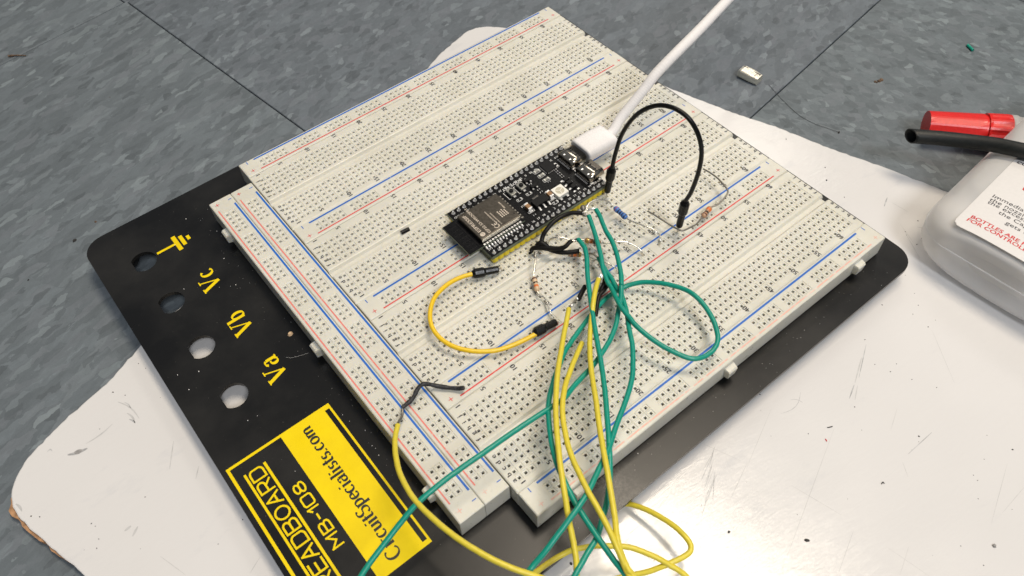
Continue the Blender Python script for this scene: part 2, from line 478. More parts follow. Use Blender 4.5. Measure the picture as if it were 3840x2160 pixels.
# serif capitals and minuscules as pen strokes, cap height 1, x height .66
SER = {
 'V': (1.0, [[(0.12, 1.0), (0.47, 0.02)], [(0.47, 0.02), (0.80, 1.0)]], [(-0.02, 0.30, 1.0), (0.66, 0.94, 1.0)]),
 'a': (0.62, [arc(0.30, 0.48, 0.17, 0.17, 160, 30), [(0.46, 0.55), (0.46, 0.12), (0.50, 0.03), (0.60, 0.05)], arc(0.25, 0.19, 0.17, 0.18, 60, 330)], []),
 'b': (0.62, [[(0.12, 1.0), (0.12, 0.04)], arc(0.30, 0.33, 0.20, 0.31, 150, -150)], [(0.0, 0.16, 1.0)]),
 'c': (0.56, [arc(0.30, 0.33, 0.22, 0.31, 45, 315)], []),
 'C': (0.86, [arc(0.45, 0.50, 0.36, 0.49, 45, 315)], []),
 'i': (0.32, [[(0.15, 0.62), (0.15, 0.03)], [(0.15, 0.93), (0.15, 0.83)]], [(0.03, 0.18, 0.62), (0.06, 0.27, 0.02)]),
 'r': (0.42, [[(0.13, 0.62), (0.13, 0.03)], arc(0.30, 0.40, 0.17, 0.22, 170, 60)], [(0.02, 0.16, 0.62), (0.03, 0.25, 0.02)]),
 'u': (0.62, [[(0.13, 0.62), (0.13, 0.22)] + arc(0.28, 0.20, 0.15, 0.18, 180, 330), [(0.48, 0.62), (0.48, 0.05), (0.58, 0.04)]], [(0.02, 0.16, 0.62), (0.38, 0.50, 0.62)]),
 't': (0.38, [[(0.16, 0.88), (0.16, 0.20)] + arc(0.26, 0.16, 0.10, 0.13, 190, 320)], [(0.02, 0.34, 0.62)]),
 'S': (0.64, [arc(0.32, 0.74, 0.22, 0.24, 30, 250) + arc(0.32, 0.26, 0.24, 0.25, 70, -160)], []),
 'p': (0.64, [[(0.13, 0.62), (0.13, -0.28)], arc(0.30, 0.33, 0.21, 0.31, 150, -150)], [(0.0, 0.15, 0.62), (0.02, 0.25, -0.28)]),
 'e': (0.56, [arc(0.30, 0.33, 0.21, 0.31, 0, 320), [(0.11, 0.35), (0.50, 0.37)]], []),
 'l': (0.32, [[(0.15, 1.0), (0.15, 0.03)]], [(0.03, 0.18, 1.0), (0.05, 0.27, 0.02)]),
 's': (0.50, [arc(0.26, 0.47, 0.14, 0.16, 40, 250) + arc(0.25, 0.17, 0.16, 0.16, 70, -150)], []),
 '.': (0.30, [[(0.12, 0.10), (0.12, 0.0)]], []),
 'o': (0.62, [arc(0.31, 0.33, 0.22, 0.31, 90, 450, 20)], []),
 'm': (0.98, [[(0.13, 0.62), (0.13, 0.02)], arc(0.29, 0.42, 0.15, 0.20, 160, 0)+[(0.44, 0.02)], arc(0.62, 0.42, 0.16, 0.20, 160, 0)+[(0.78, 0.05), (0.88, 0.05)]], [(0.02, 0.15, 0.62)]),
}
def serif(mb, s, start, h, key, z, slant=0.0, thick=0.17, thin=0.055, total=None):
    """reading +y, letter tops towards -x"""
    adv = sum(SER[c][0] for c in s)
    kx = (total/adv if total else h)
    cur = 0.0; dz = 0.0
    def conv(p, cur): return (start[0] - p[1]*h, start[1] + (cur + p[0])*kx + p[1]*h*slant)
    def wf(t):
        # t in world: glyph-vertical strokes run along x
        return h*(thin + (thick-thin)*abs(t.x)**1.3)
    for c in s:
        a, strokes, serifs = SER[c]
        for st in strokes:
            if c == 'V':
                w_ = thick*1.1 if st[0][0] < 0.3 else thin*1.2
                ribbon(mb, [conv(p, cur) for p in st], lambda t, w_=w_: h*w_, key, z+dz)
            else:
                ribbon(mb, [conv(p, cur) for p in st], wf, key, z+dz)
            dz += 0.0015
        for x0, x1, y in serifs:
            ribbon(mb, [conv((x0, y-0.02), cur), conv((x1, y-0.02), cur)], lambda t: h*thin*1.05, key, z+dz)
            dz += 0.0015
        cur += a
    return
# rounded monoline capitals
def _D(): return [(0, 0), (0, 1), (0.42, 1)] + arc(0.42, 0.72, 0.28, 0.28, 90, 0, 6) + arc(0.42, 0.28, 0.28, 0.28, 0, -90, 6) + [(0, 0)]
MONO = {
 'D': (0.92, [_D()]),
 'B': (0.92, [[(0, 0), (0, 1), (0.45, 1)] + arc(0.45, 0.76, 0.22, 0.24, 90, -90, 8) + [(0, 0.52)], [(0.45, 0.52)] + arc(0.45, 0.26, 0.25, 0.26, 90, -90, 8) + [(0, 0)]]),
 'R': (0.92, [[(0, 0), (0, 1), (0.45, 1)] + arc(0.45, 0.72, 0.24, 0.28, 90, -90, 8) + [(0, 0.44)], [(0.38, 0.44), (0.68, 0)]]),
 'E': (0.88, [[(0.66, 1), (0, 1), (0, 0), (0.66, 0)], [(0, 0.52), (0.58, 0.52)]]),
 'A': (0.98, [[(0, 0), (0.36, 1), (0.72, 0)], [(0.12, 0.32), (0.60, 0.32)]]),
 'O': (1.0, [arc(0.38, 0.5, 0.38, 0.5, 90, 450, 22)]),
 'M': (1.08, [[(0, 0), (0, 1), (0.40, 0.35), (0.80, 1), (0.80, 0)]]),
 '-': (0.60, [[(0.05, 0.5), (0.38, 0.5)]]),
 '1': (0.50, [[(0.05, 0.72), (0.26, 1), (0.26, 0)]]),
 '0': (0.96, [arc(0.54, 0.80, 0.18, 0.20, 0, 90, 4) + arc(0.18, 0.80, 0.18, 0.20, 90, 180, 4) + arc(0.18, 0.20, 0.18, 0.20, 180, 270, 4) + arc(0.54, 0.20, 0.18, 0.20, 270, 360, 4) + [(0.72, 0.80)]]),
 '8': (0.90, [arc(0.36, 0.75, 0.29, 0.25, 90, 450, 16), arc(0.36, 0.26, 0.34, 0.26, 90, 450, 16)]),
}
def mono(mb, s, y_start, y_end, x_base, h, key, z, w):
    adv = sum(MONO[c][0] for c in s) - 0.2; k = (y_end-y_start)/adv; cur = 0; dz = 0
    for c in s:
        a, strokes = MONO[c]
        for st in strokes:
            P = []
            for i, p in enumerate(st):
                q = (x_base - p[1]*h, y_start + (cur+p[0])*k)
                P.append(q)
            # split at sharp corners so the pen keeps its width
            for i in range(len(P)-1):
                a_, b_ = Vector(P[i]), Vector(P[i+1]); t = (b_-a_)
                if t.length < 1e-6: continue
                t.normalize()
                ribbon(mb, [tuple(a_-t*w*0.42), tuple(b_+t*w*0.42)], lambda t: w, key, z+dz); dz += 0.0008
        cur += a

# ------------------------------------------------------------------ floor
PITCH = 2.54
floor_root = bpy.data.objects.new('floor', None); COL.objects.link(floor_root)
floor_root['kind'] = 'structure'; floor_root.location = W((0, 0, -ZF)); ORG['floor'] = (0, 0, -ZF)
sub_ = MB(); sub_.quad((-2200, -2200, -ZF-1.6), (2400, -2200, -ZF-1.6), (2400, 2400, -ZF-1.6), (-2200, 2400, -ZF-1.6), 'subfloor')
sub_.build('seam_bed', floor_root)
T = 304.8; GAP = 0.55
ca, sa = math.cos(TL), math.sin(TL)
# n axis across the long seams, m axis along them
tile_mesh = {}
for key in ('tile_a', 'tile_b', 'tile_c'):
    mb = MB()
    h = T/2 - GAP/2
    def ring(ins, z): return [(x, y, z) for x, y in rrect(-h+ins, h-ins, -h+ins, h-ins, 0.6, 2)]
    mb.loft([ring(0, -2.0), ring(0, -0.35), ring(0.25, -0.05), ring(0.45, 0.0)], key)
    me = bpy.data.meshes.new('floor_tile')
    me.from_pydata([(v[0]*S, v[1]*S, v[2]*S) for v in mb.v], [], mb.f)
    me.materials.append(M[key]); tile_mesh[key] = me
pattern = {(-1, -1): 'tile_a', (-1, 0): 'tile_a', (0, 0): 'tile_b', (0, -1): 'tile_c', (1, -1): 'tile_b'}
for i in range(-3, 5):
    for j in range(-4, 3):
        n0 = 41.0 + (i+0.5)*T; m0 = -114.7 + (j+0.5)*T
        if (i, j) == (0, -1): key = 'tile_c'
        elif i < 0: key = 'tile_a' if (i+j) % 2 == 0 or (i, j) == (-1, 0) else 'tile_b'
        else: key = pattern.get((i, j), ('tile_a', 'tile_b', 'tile_c')[(i*2+j) % 3])
        o = bpy.data.objects.new('floor_tile', tile_mesh[key]); COL.objects.link(o)
        o.parent = floor_root
        # n = (0.991,0.131) , m = (-0.149,0.989): tile grid turned by TL about z
        x = n0*math.cos(TL*0.0+math.radians(7.9)) - m0*math.sin(math.radians(8.4))
        y = n0*math.sin(math.radians(7.9)) + m0*math.cos(math.radians(8.4))
        o.location = (x*S, y*S, 0); o.rotation_euler = (0, 0, math.radians(8.15))

# ------------------------------------------------------------------ white laminate panel
def edge_noise(pts, step=1.6, amp=0.16):
    out = []; n = len(pts)
    for i in range(n):
        a, b = Vector(pts[i]), Vector(pts[(i+1) % n]); L = (b-a).length; k = max(1, int(L/step))
        if L > 700: k = max(1, int(L/6))
        t = (b-a)/max(L, 1e-6); nn = Vector((-t.y, t.x))
        for j in range(k):
            p = a + (b-a)*(j/k)
            out.append(tuple(p + nn*RND.uniform(-amp, amp)*(1 if RND.random() < .8 else 1.9)))
    return out
corner_l = [(-87.64,-35.94,-17.80), (-96.34,-38.15,-17.80), (-102.77,-39.95,-17.80), (-109.23,-42.22,-17.80), (-115.19,-44.74,-17.80), (-119.72,-46.69,-17.80), (-123.44,-49.82,-17.80), (-126.41,-52.84,-17.80), (-128.55,-57.03,-17.80), (-129.22,-60.86,-17.80), (-128.97,-65.38,-17.80), (-126.72,-73.43,-17.80), (-123.93,-82.59,-17.80), (-121.31,-90.64,-17.80), (-118.98,-97.99,-17.80)]
corner_l = [(p[0], p[1]) for p in corner_l]
back = [(101.60,33.67,-17.80), (113.34,39.04,-17.80), (124.72,42.41,-17.80), (134.10,45.01,-17.80), (139.63,44.54,-17.80), (145.00,41.58,-17.80), (151.40,34.46,-17.80)]
back = [(p[0], p[1]) for p in back]
right = [(182.00,-59.21,-17.80), (188.74,-81.58,-17.80), (197.08,-103.57,-17.80), (203.03,-124.86,-17.80), (211.00,-146.83,-17.80), (215.69,-162.92,-17.80), (218.83,-173.26,-17.80)]
right = [(p[0], p[1]) for p in right]
pl = []
l_top = (-71.32,-28.35,-17.80)
pl += right[::-1]                                   # travelling back along the right edge
pl += [(166.5, -8.0), (158.5, 20.0)]
pl += back[::-1]
pl += [(l_top[0], l_top[1])] + corner_l
d_ = Vector((corner_l[-1][0]-corner_l[-3][0], corner_l[-1][1]-corner_l[-3][1])).normalized()
e1_ = Vector(corner_l[-1]) + d_*300
rd = Vector((right[-1][0]-right[-3][0], right[-1][1]-right[-3][1])).normalized()
e2_ = Vector(right[-1]) + rd*300
pl += [tuple(e1_), tuple(e2_)]
outline = edge_noise(pl)
panel = thing('white_panel', 'white laminate panel with chipped brown corner, lying on the grey floor tiles under everything', 'panel', (40, -180, -ZF))
def offset(poly, d):
    n = len(poly); out = []
    for i in range(n):
        a, b = Vector(poly[i-3]), Vector(poly[(i+3) % n]); t = (b-a).normalized()
        out.append((poly[i][0]+t.y*-d, poly[i][1]+t.x*d))
    return out
area = sum(outline[i][0]*outline[(i+1) % len(outline)][1]-outline[(i+1) % len(outline)][0]*outline[i][1] for i in range(len(outline)))
if area < 0: outline.reverse()
ins1 = offset(outline, 0.35)
mb = MB(); mb.loft([[(x, y, -18.9) for x, y in outline], [(x, y, -17.95) for x, y in outline], [(x, y, -17.8) for x, y in ins1]], 'panel')
mb.build('laminate_sheet', panel)
core = []
for x, y in offset(outline, 0.5):
    core.append((x, y))
# the fibreboard shows brown where the laminate has chipped at the left corner
def chip(x, y):
    dx, dy = x-corner_l[9][0], y-corner_l[9][1]
    q = math.hypot(dx, dy)
    return -2.1*max(0, 1-q/46.0) if (y < corner_l[8][1]+1) else 0.0
oc = offset(outline, 0.5)
core2 = []
for i in range(len(oc)):
    x, y = outline[i]; c = chip(x, y)*(0.6+0.6*RND.random())
    a, b = Vector(outline[i-3]), Vector(outline[(i+3) % len(outline)]); t = (b-a).normalized()
    dd = 0.5 + c
    core2.append((x-t.y*dd, y+t.x*dd))
mb = MB(); mb.loft([[(x, y, -ZF+0.1) for x, y in core2], [(x, y, -18.92) for x, y in core2]], 'mdf')
mb.build('fibreboard_core', panel)
# marks and scratches worn into the laminate
mb = MB()
def mark(a, b, w, key='scratch', bend=0.0, z=-17.785):
    a, b = Vector(a[:2]), Vector(b[:2]); n = 6; t = (b-a); nn = Vector((-t.y, t.x)).normalized()
    pts = [a + t*(i/n) + nn*bend*math.sin(math.pi*i/n) for i in range(n+1)]
    P = pts; L = []; R = []
    for i in range(n+1):
        w2 = w*(0.25 + 0.75*math.sin(math.pi*(i+0.3)/(n+0.6)))*0.5
        L.append(P[i]+nn*w2); R.append(P[i]-nn*w2)
    mb.add([(p.x, p.y, z) for p in L]+[(p.x, p.y, z) for p in R], [(i+n+1, i+n+2, i+1, i) for i in range(n)], key)
mark((120.05,-232.81,-17.80), (107.41,-232.53,-17.80), 0.28)
mark((96.64,-211.52,-17.80), (50.82,-229.69,-17.80), 0.16, 'scratch_faint')
mark((64.84,-201.59,-17.80), (51.58,-206.44,-17.80), 0.2, 'scratch_faint')
mark((86.47,-193.38,-17.80), (63.27,-202.69,-17.80), 0.13, 'scratch_faint')
mark((58.64,-186.66,-17.80), (64.06,-199.74,-17.80), 0.16, 'scratch_faint')
mark((69.99,-215.58,-17.80), (74.28,-231.83,-17.80), 0.14, 'scratch_faint')
mark((73.15,-237.17,-17.80), (58.94,-242.46,-17.80), 0.15, 'scratch_faint')
mark((115.43,-205.38,-17.80), (109.70,-207.71,-17.80), 0.45)
mark((116.08,-206.27,-17.80), (110.72,-209.22,-17.80), 0.4, 'scratch_faint')
mark((128.94,-254.52,-17.80), (107.41,-262.32,-17.80), 0.15, 'scratch_faint')
mark((125.61,-262.27,-17.80), (113.08,-262.61,-17.80), 0.15, 'scratch_faint')
mark((81.69,-250.81,-17.80), (72.65,-254.18,-17.80), 0.14, 'scratch_faint')
mark((76.63,-246.66,-17.80), (78.96,-259.79,-17.80), 0.12, 'scratch_faint')
mark((99.07,-195.51,-17.80), (87.31,-196.69,-17.80), 0.2, 'scratch', 2.0)
mark((94.12,-195.29,-17.80), (96.33,-198.60,-17.80), 0.2, 'scratch', 0.6)
mark((103.74,-233.11,-17.80), (100.78,-237.18,-17.80), 0.18, 'scratch_faint')
mark((119.11,-220.15,-17.80), (110.35,-223.82,-17.80), 0.13, 'scratch_faint')
sx0 = (56.74,-194.90,-17.80); sx1 = (49.04,-199.19,-17.80)
for k in range(10):
    q = (k-5)*1.25; q2 = RND.uniform(-2, 2)
    mark((sx0[0]+q+q2, sx0[1]+q*0.8), (sx1[0]+q+q2+RND.uniform(-1, 1), sx1[1]+q*0.8+RND.uniform(-3, 3)), 0.22, 'scratch' if k % 2 else 'scratch_faint')
mark((-108.51,-54.39,-17.80), (-102.30,-56.36,-17.80), 1.3, 'scratch', -0.4)
mark((-106.47,-55.12,-17.80), (-103.95,-55.81,-17.80), 1.8, 'speck_grey', -0.2, -17.78)
mark((-87.14,-45.79,-17.80), (-83.92,-56.93,-17.80), 0.5, 'scratch_faint', 1.0)
mark((-85.41,-47.57,-17.80), (-84.60,-50.97,-17.80), 0.4, 'scratch', 0.4)
mark((-86.35,-52.23,-17.80), (-85.73,-57.75,-17.80), 0.7, 'scratch_faint', 0.5)
mark((-86.73,-54.93,-17.80), (-85.73,-57.75,-17.80), 0.6, 'scratch', 0.2)
mark((-113.65,-48.87,-17.80), (-112.11,-49.70,-17.80), 0.6, 'scratch', 0.9)
mark((-91.96,-52.92,-17.80), (-102.01,-54.36,-17.80), 0.5, 'scratch_faint', 0.6)
mark((-78.18,-72.79,-17.80), (-83.55,-81.51,-17.80), 0.4, 'scratch_faint')
mark((-75.53,-86.91,-17.80), (-78.25,-90.44,-17.80), 0.4, 'scratch_faint')
mark((-103.76,-92.27,-17.80), (-101.42,-91.97,-17.80), 0.9, 'scratch_faint')
mark((-102.46,-95.55,-17.80), (-99.84,-93.54,-17.80), 0.8, 'scratch_faint')
mark((-74.15,-127.39,-17.80), (-78.85,-129.82,-17.80), 0.25, 'scratch_faint')
mark((-128.07,-60.65,-17.80), (-127.36,-64.42,-17.80), 0.8, 'scratch_faint', 0.3)
mark((-98.17,-107.19,-17.80), (-94.48,-117.56,-17.80), 0.18, 'scratch_faint')
mark((197.75,-159.37,-17.80), (192.46,-161.61,-17.80), 0.55, 'scratch')
mark((196.70,-162.35,-17.80), (197.24,-169.48,-17.80), 0.3, 'scratch_faint')
mark((193.10,-176.66,-17.80), (195.74,-180.27,-17.80), 0.4, 'scratch_faint')
mark((126.36,-200.21,-17.80), (116.21,-205.07,-17.80), 0.5, 'scratch_faint')
mark((132.18,-197.83,-17.80), (118.99,-204.63,-17.80), 0.35, 'scratch')
mark((155.22,-208.95,-17.80), (142.15,-226.67,-17.80), 0.14, 'scratch_faint')
mark((186.93,-175.51,-17.80), (180.33,-186.68,-17.80), 0.22, 'scratch_faint')
mark((189.46,-171.27,-17.80), (185.21,-180.33,-17.80), 0.2, 'scratch_faint')
mark((15.77,-193.56,-17.80), (18.65,-201.44,-17.80), 0.13, 'scratch')
mark((18.49,-201.60,-17.80), (18.61,-207.08,-17.80), 0.13, 'scratch')
mb.build('scratch_marks', panel, kind='stuff')

# grit scattered on the panel
def blob(mb, p, r, key, h=0.5, ang=0.0, ecc=1.0):
    n = 7; ring0 = []; ring1 = []
    for i in range(n):
        a = 2*math.pi*i/n; q = r*RND.uniform(0.7, 1.15)
        x, y = q*ecc*math.cos(a), q*math.sin(a)
        X, Y = x*math.cos(ang)-y*math.sin(ang), x*math.sin(ang)+y*math.cos(ang)
        ring0.append((p[0]+X, p[1]+Y, p[2])); ring1.append((p[0]+X*0.6, p[1]+Y*0.6, p[2]+h*r))
    mb.loft([ring0, ring1], key)
grit = MB(); PZ = -17.79
for p, r in (((43.31,-213.38,-17.80), 0.75), ((43.17,-202.13,-17.80), 0.35), ((108.44,-210.84,-17.80), 0.35), ((88.53,-207.33,-17.80), 0.35), ((103.14,-217.72,-17.80), 0.25), ((115.59,-230.99,-17.80), 0.55), ((113.88,-232.13,-17.80), 0.25), ((117.13,-249.96,-17.80), 0.3), ((116.60,-251.79,-17.80), 0.3), ((93.96,-260.49,-17.80), 0.3), ((94.04,-268.09,-17.80), 0.4), ((79.96,-229.74,-17.80), 0.2), ((78.38,-200.05,-17.80), 0.2), ((135.94,-223.95,-17.80), 0.3), ((111.32,-255.38,-17.80), 0.25), ((87.65,-187.29,-17.80), 0.35), ((134.64,-252.92,-17.80), 0.5), ((124.60,-249.03,-17.80), 0.25), ((83.14,-191.60,-17.80), 0.2),
             ((184.56,-148.10,-17.80), 0.4), ((196.11,-174.88,-17.80), 0.4), ((189.40,-181.20,-17.80), 0.35), ((185.38,-181.89,-17.80), 0.4), ((187.51,-175.10,-17.80), 0.3), ((186.44,-176.45,-17.80), 0.3), ((150.94,-190.89,-17.80), 0.35), ((155.93,-200.55,-17.80), 0.3), ((160.84,-199.45,-17.80), 0.35), ((155.34,-207.40,-17.80), 0.4), ((159.89,-207.33,-17.80), 0.25), ((133.53,-209.55,-17.80), 0.3), ((132.23,-216.70,-17.80), 0.3), ((127.54,-204.90,-17.80), 0.35), ((129.25,-210.12,-17.80), 0.45), ((133.46,-196.31,-17.80), 0.3), ((144.10,-187.50,-17.80), 0.25), ((169.12,-188.05,-17.80), 0.25), ((164.47,-195.35,-17.80), 0.25),
             ((-87.01,-40.83,-17.80), 0.45), ((-84.10,-44.86,-17.80), 0.35), ((-74.68,-53.87,-17.80), 0.2), ((-123.44,-70.10,-17.80), 0.45), ((-125.56,-68.07,-17.80), 0.5), ((-111.21,-89.47,-17.80), 0.3), ((-112.83,-91.96,-17.80), 0.35), ((-110.46,-84.71,-17.80), 0.3), ((-111.13,-83.04,-17.80), 0.3), ((-82.34,-115.22,-17.80), 0.3), ((-96.24,-52.01,-17.80), 0.3), ((-72.60,-113.00,-17.80), 0.4), ((-102.08,-100.93,-17.80), 0.2), ((-116.15,-89.94,-17.80), 0.2), ((-94.00,-85.65,-17.80), 0.3), ((-75.04,-35.33,-17.80), 0.35), ((-73.77,-38.95,-17.80), 0.3),
             ((19.16,-205.13,-17.80), 0.3), ((-0.90,-189.85,-17.80), 1.0), ((192.38,-132.21,-17.80), 0.5), ((193.64,-110.17,-17.80), 0.4), ((186.87,-137.25,-17.80), 0.6), ((201.36,-106.70,-17.80), 0.3)):
    blob(grit, (p[0], p[1], PZ), r*0.55, 'speck', 0.7, RND.uniform(0, 3), RND.uniform(0.9, 1.7))
for k in range(12):
    x = RND.uniform(20, 215); y = RND.uniform(-300, -195)
    if x > 150 and y > -240: continue
    blob(grit, (x, y, PZ), RND.uniform(0.05, 0.12), 'speck' if k % 3 else 'speck_grey', 0.7, 0, RND.uniform(0.8, 2))
grit_o = grit.build('grit_specks', kind='stuff'); tag(grit_o, 'dark grit specks scattered over the white panel', 'grit')
def small(name, label, cat, p, r, key, ecc=1.4, ang=0.4, h=0.9):
    mb = MB(); blob(mb, p, r, key, h, ang, ecc); return tag(mb.build(name), label, cat)
p = (59.67,-230.12,-17.80)
small('dark_crumb', 'largest dark crumb on the white panel, below right of the breadboard', 'crumb', (p[0], p[1], PZ), 0.55, 'speck', 1.8, -0.9)
p = (101.68,-266.77,-17.80)
small('glassy_crumb', 'grey glassy crumb near the lower right of the white panel', 'crumb', (p[0], p[1], PZ), 0.6, 'speck_grey', 1.4, 0.3)
for (a, b, c, lab) in (((92.21,-233.36,-17.70), (93.15,-233.27,-17.70), (93.03,-233.86,-17.70), 'tiny V-shaped black thread clipping in the middle of the white panel'),
                       ((95.14,-209.90,-17.70), (95.76,-210.28,-17.70), (96.74,-210.71,-17.70), 'tiny wavy black thread clipping on the white panel above a red fleck')):
    mb = MB(); mb.tube(spline([a, b, c], 4), 0.17, 'speck', 6); tag(mb.build('thread_clipping'), lab, 'thread', 'thread clippings on the white panel')
mb = MB(); mb.tube([(91.28,-212.18,-17.70), (90.96,-212.97,-17.70)], 0.2, 'label_red', 6); tag(mb.build('red_fleck'), 'tiny dark red fleck on the white panel beside a long scratch', 'fleck')

# ------------------------------------------------------------------ breadboard
bb = thing('breadboard', 'large cream solderless breadboard on a black steel plate with yellow lettering', 'breadboard', (50, -80, -17.8))
PX0, PX1, PY0, PY1 = -70.6, 171.7, -188.4, 25.0
def plate_mesh():
    import bmesh
    bm = bmesh.new()
    outer = [bm.verts.new((x, y, 0)) for x, y in rrect(PX0, PX1, PY0, PY1, 8.5, 8)]
    edges = [bm.edges.new((outer[i], outer[(i+1) % len(outer)])) for i in range(len(outer))]
    for cy in (1.2, -24.4, -49.9, -75.5):
        pts = []
        r = 4.95; cut = 4.0
        a0 = math.acos(-cut/r)
        N = 26
        for i in range(N+1):
            a = -a0 + 2*a0*i/N
            pts.append((-54.1+r*math.cos(a), cy+r*math.sin(a)))
        hv = [bm.verts.new((x, y, 0)) for x, y in pts]
        edges += [bm.edges.new((hv[i], hv[(i+1) % len(hv)])) for i in range(len(hv))]
    bmesh.ops.triangle_fill(bm, use_beauty=True, use_dissolve=False, edges=edges)
    v = [(p.co.x, p.co.y) for p in bm.verts]
    bm.verts.index_update()
    f = [tuple(q.index for q in p.verts) for p in bm.faces]
    bd = [tuple(q.index for q in e.verts) for e in bm.edges if len(e.link_faces) == 1]
    # orient faces upwards
    ff = []
    for t in f:
        a, b, c = (v[t[0]], v[t[1]], v[t[2]])
        s_ = (b[0]-a[0])*(c[1]-a[1])-(b[1]-a[1])*(c[0]-a[0])
        ff.append(t if s_ > 0 else tuple(reversed(t)))
    bm.free(); return v, ff, bd
v, f, bd = plate_mesh()
ZP = -10.0; TH = 1.6
mb = MB(); n = len(v)
mb.add([(x, y, ZP) for x, y in v], f, 'plate')
mb.add([(x, y, ZP-TH) for x, y in v], [tuple(reversed(t)) for t in f], 'plate')
mb.add([(x, y, ZP) for x, y in v]+[(x, y, ZP-TH) for x, y in v], [(a, b, b+n, a+n) for a, b in bd], 'plate')
plate = mb.build('base_plate', bb)
mb = MB()
for x, y in ((-60, 14), (160, 14), (-60, -178), (160, -178), (50, -90)):
    mb2 = MB(); mb2.lathe((x, y, -17.8), (x, y, ZP-TH), [(0, 5.2), (0.1, 6), (1, 6.3)], 'rubber', 20)
    mb2.build('rubber_foot', plate)
# yellow printing on the plate
mb = MB(); zi = ZP+0.03
def rect(mb, x0, x1, y0, y1, z, key): mb.quad((x0, y0, z), (x1, y0, z), (x1, y1, z), (x0, y1, z), key)
# ground symbol
rect(mb, -48.4, -40.9, 0.95, 2.05, zi, 'yellow_print')
rect(mb, -40.9, -39.2, -2.8, 5.8, zi, 'yellow_print')
rect(mb, -38.4, -36.9, -1.3, 4.4, zi, 'yellow_print')
rect(mb, -35.9, -34.6, 0.3, 2.7, zi, 'yellow_print')
mb.build('ground_symbol', plate)
for s_, y in (('Vc', -29.0), ('Vb', -54.9), ('Va', -80.2)):
    mb = MB(); serif(mb, s_, (-35.2, y), 7.1, 'yellow_print', zi, thick=0.17, thin=0.06, total=10.8 if s_ != 'Vb' else 11.2)
    mb.build('terminal_lettering', plate, label='yellow lettering '+s_)
mb = MB()
X0, X1, Y0, Y1 = -68.9, -30.6, -160.0, -98.9; w = 1.0
rect(mb, X0, X1, Y1-w, Y1, zi, 'yellow_print'); rect(mb, X0, X1, Y0, Y0+w, zi, 'yellow_print')
rect(mb, X0, X0+w, Y0+w, Y1-w, zi, 'yellow_print'); rect(mb, X1-w*0.75, X1, Y0+w, Y1-w, zi, 'yellow_print')
rect(mb, -49.3, -33.0, Y0+w, Y1-w, zi, 'yellow_print')
rect(mb, -33.0, X1-w*0.75, Y1-w-0.9, Y1-w, zi, 'yellow_print')
rect(mb, -33.0, X1-w*0.75, Y0+w, Y0+w+0.6, zi, 'yellow_print')
rect(mb, -58.3, -57.4, -157, -104.3, zi, 'yellow_print'); rect(mb, -65.3, -64.5, -157, -104.3, zi, 'yellow_print')
mono(mb, 'BREADBOARD', -157.0, -104.6, -59.2, 4.5, 'yellow_print', zi+0.004, 0.66)
mono(mb, 'MB-108', -143.2, -117.6, -51.6, 3.5, 'yellow_print', zi+0.004, 0.60)
mb.build('yellow_label_print', plate)
mb = MB(); serif(mb, 'CircuitSpecialists.com', (-39.6, -157.4), 4.5, 'plate_black_ink', zi+0.03, slant=-0.0, thick=0.20, thin=0.075, total=55.6)
mb.build('black_label_lettering', plate)

# ---- strips
ZB = -9.1
def cell(mb, cx, cy, key='board'):
    a, b, c, h = PITCH/2, PITCH/2-0.17, 0.88, 0.46
    zt, z1, z2, z3 = 0.0, 0.0, -0.22, -2.8
    def sq(r, z): return [(cx-r, cy-r, z), (cx+r, cy-r, z), (cx+r, cy+r, z), (cx-r, cy+r, z)]
    v = sq(a, zt)+sq(b, z1)+sq(c, z2)+sq(h, z2-0.02)+sq(h, -1.5)
    f = []
    for L in range(4):
        for j in range(4):
            k = (j+1) % 4; f.append((L*4+j, L*4+k, (L+1)*4+k, (L+1)*4+j))
    mb.add(v, f, key)
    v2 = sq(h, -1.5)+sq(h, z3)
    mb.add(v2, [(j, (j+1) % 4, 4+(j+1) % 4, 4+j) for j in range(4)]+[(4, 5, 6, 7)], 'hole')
def strip_profile(mb, x0, x1, prof, key, vertical=False):
    """extrude a (y,z) profile from x0 to x1 with eased ends; prof goes from +y side to -y side"""
    e = 0.35
    def row(x, drop):
        return [(x, y, z-(drop if z > -1.0 else 0)) for y, z in prof]
    rings = [row(x0, 0.28), row(x0+e, 0), row(x1-e, 0), row(x1, 0.28)]
    return rings
def emit(mb, verts, faces, key, xf): mb.add([xf(p) for p in verts], faces, key)

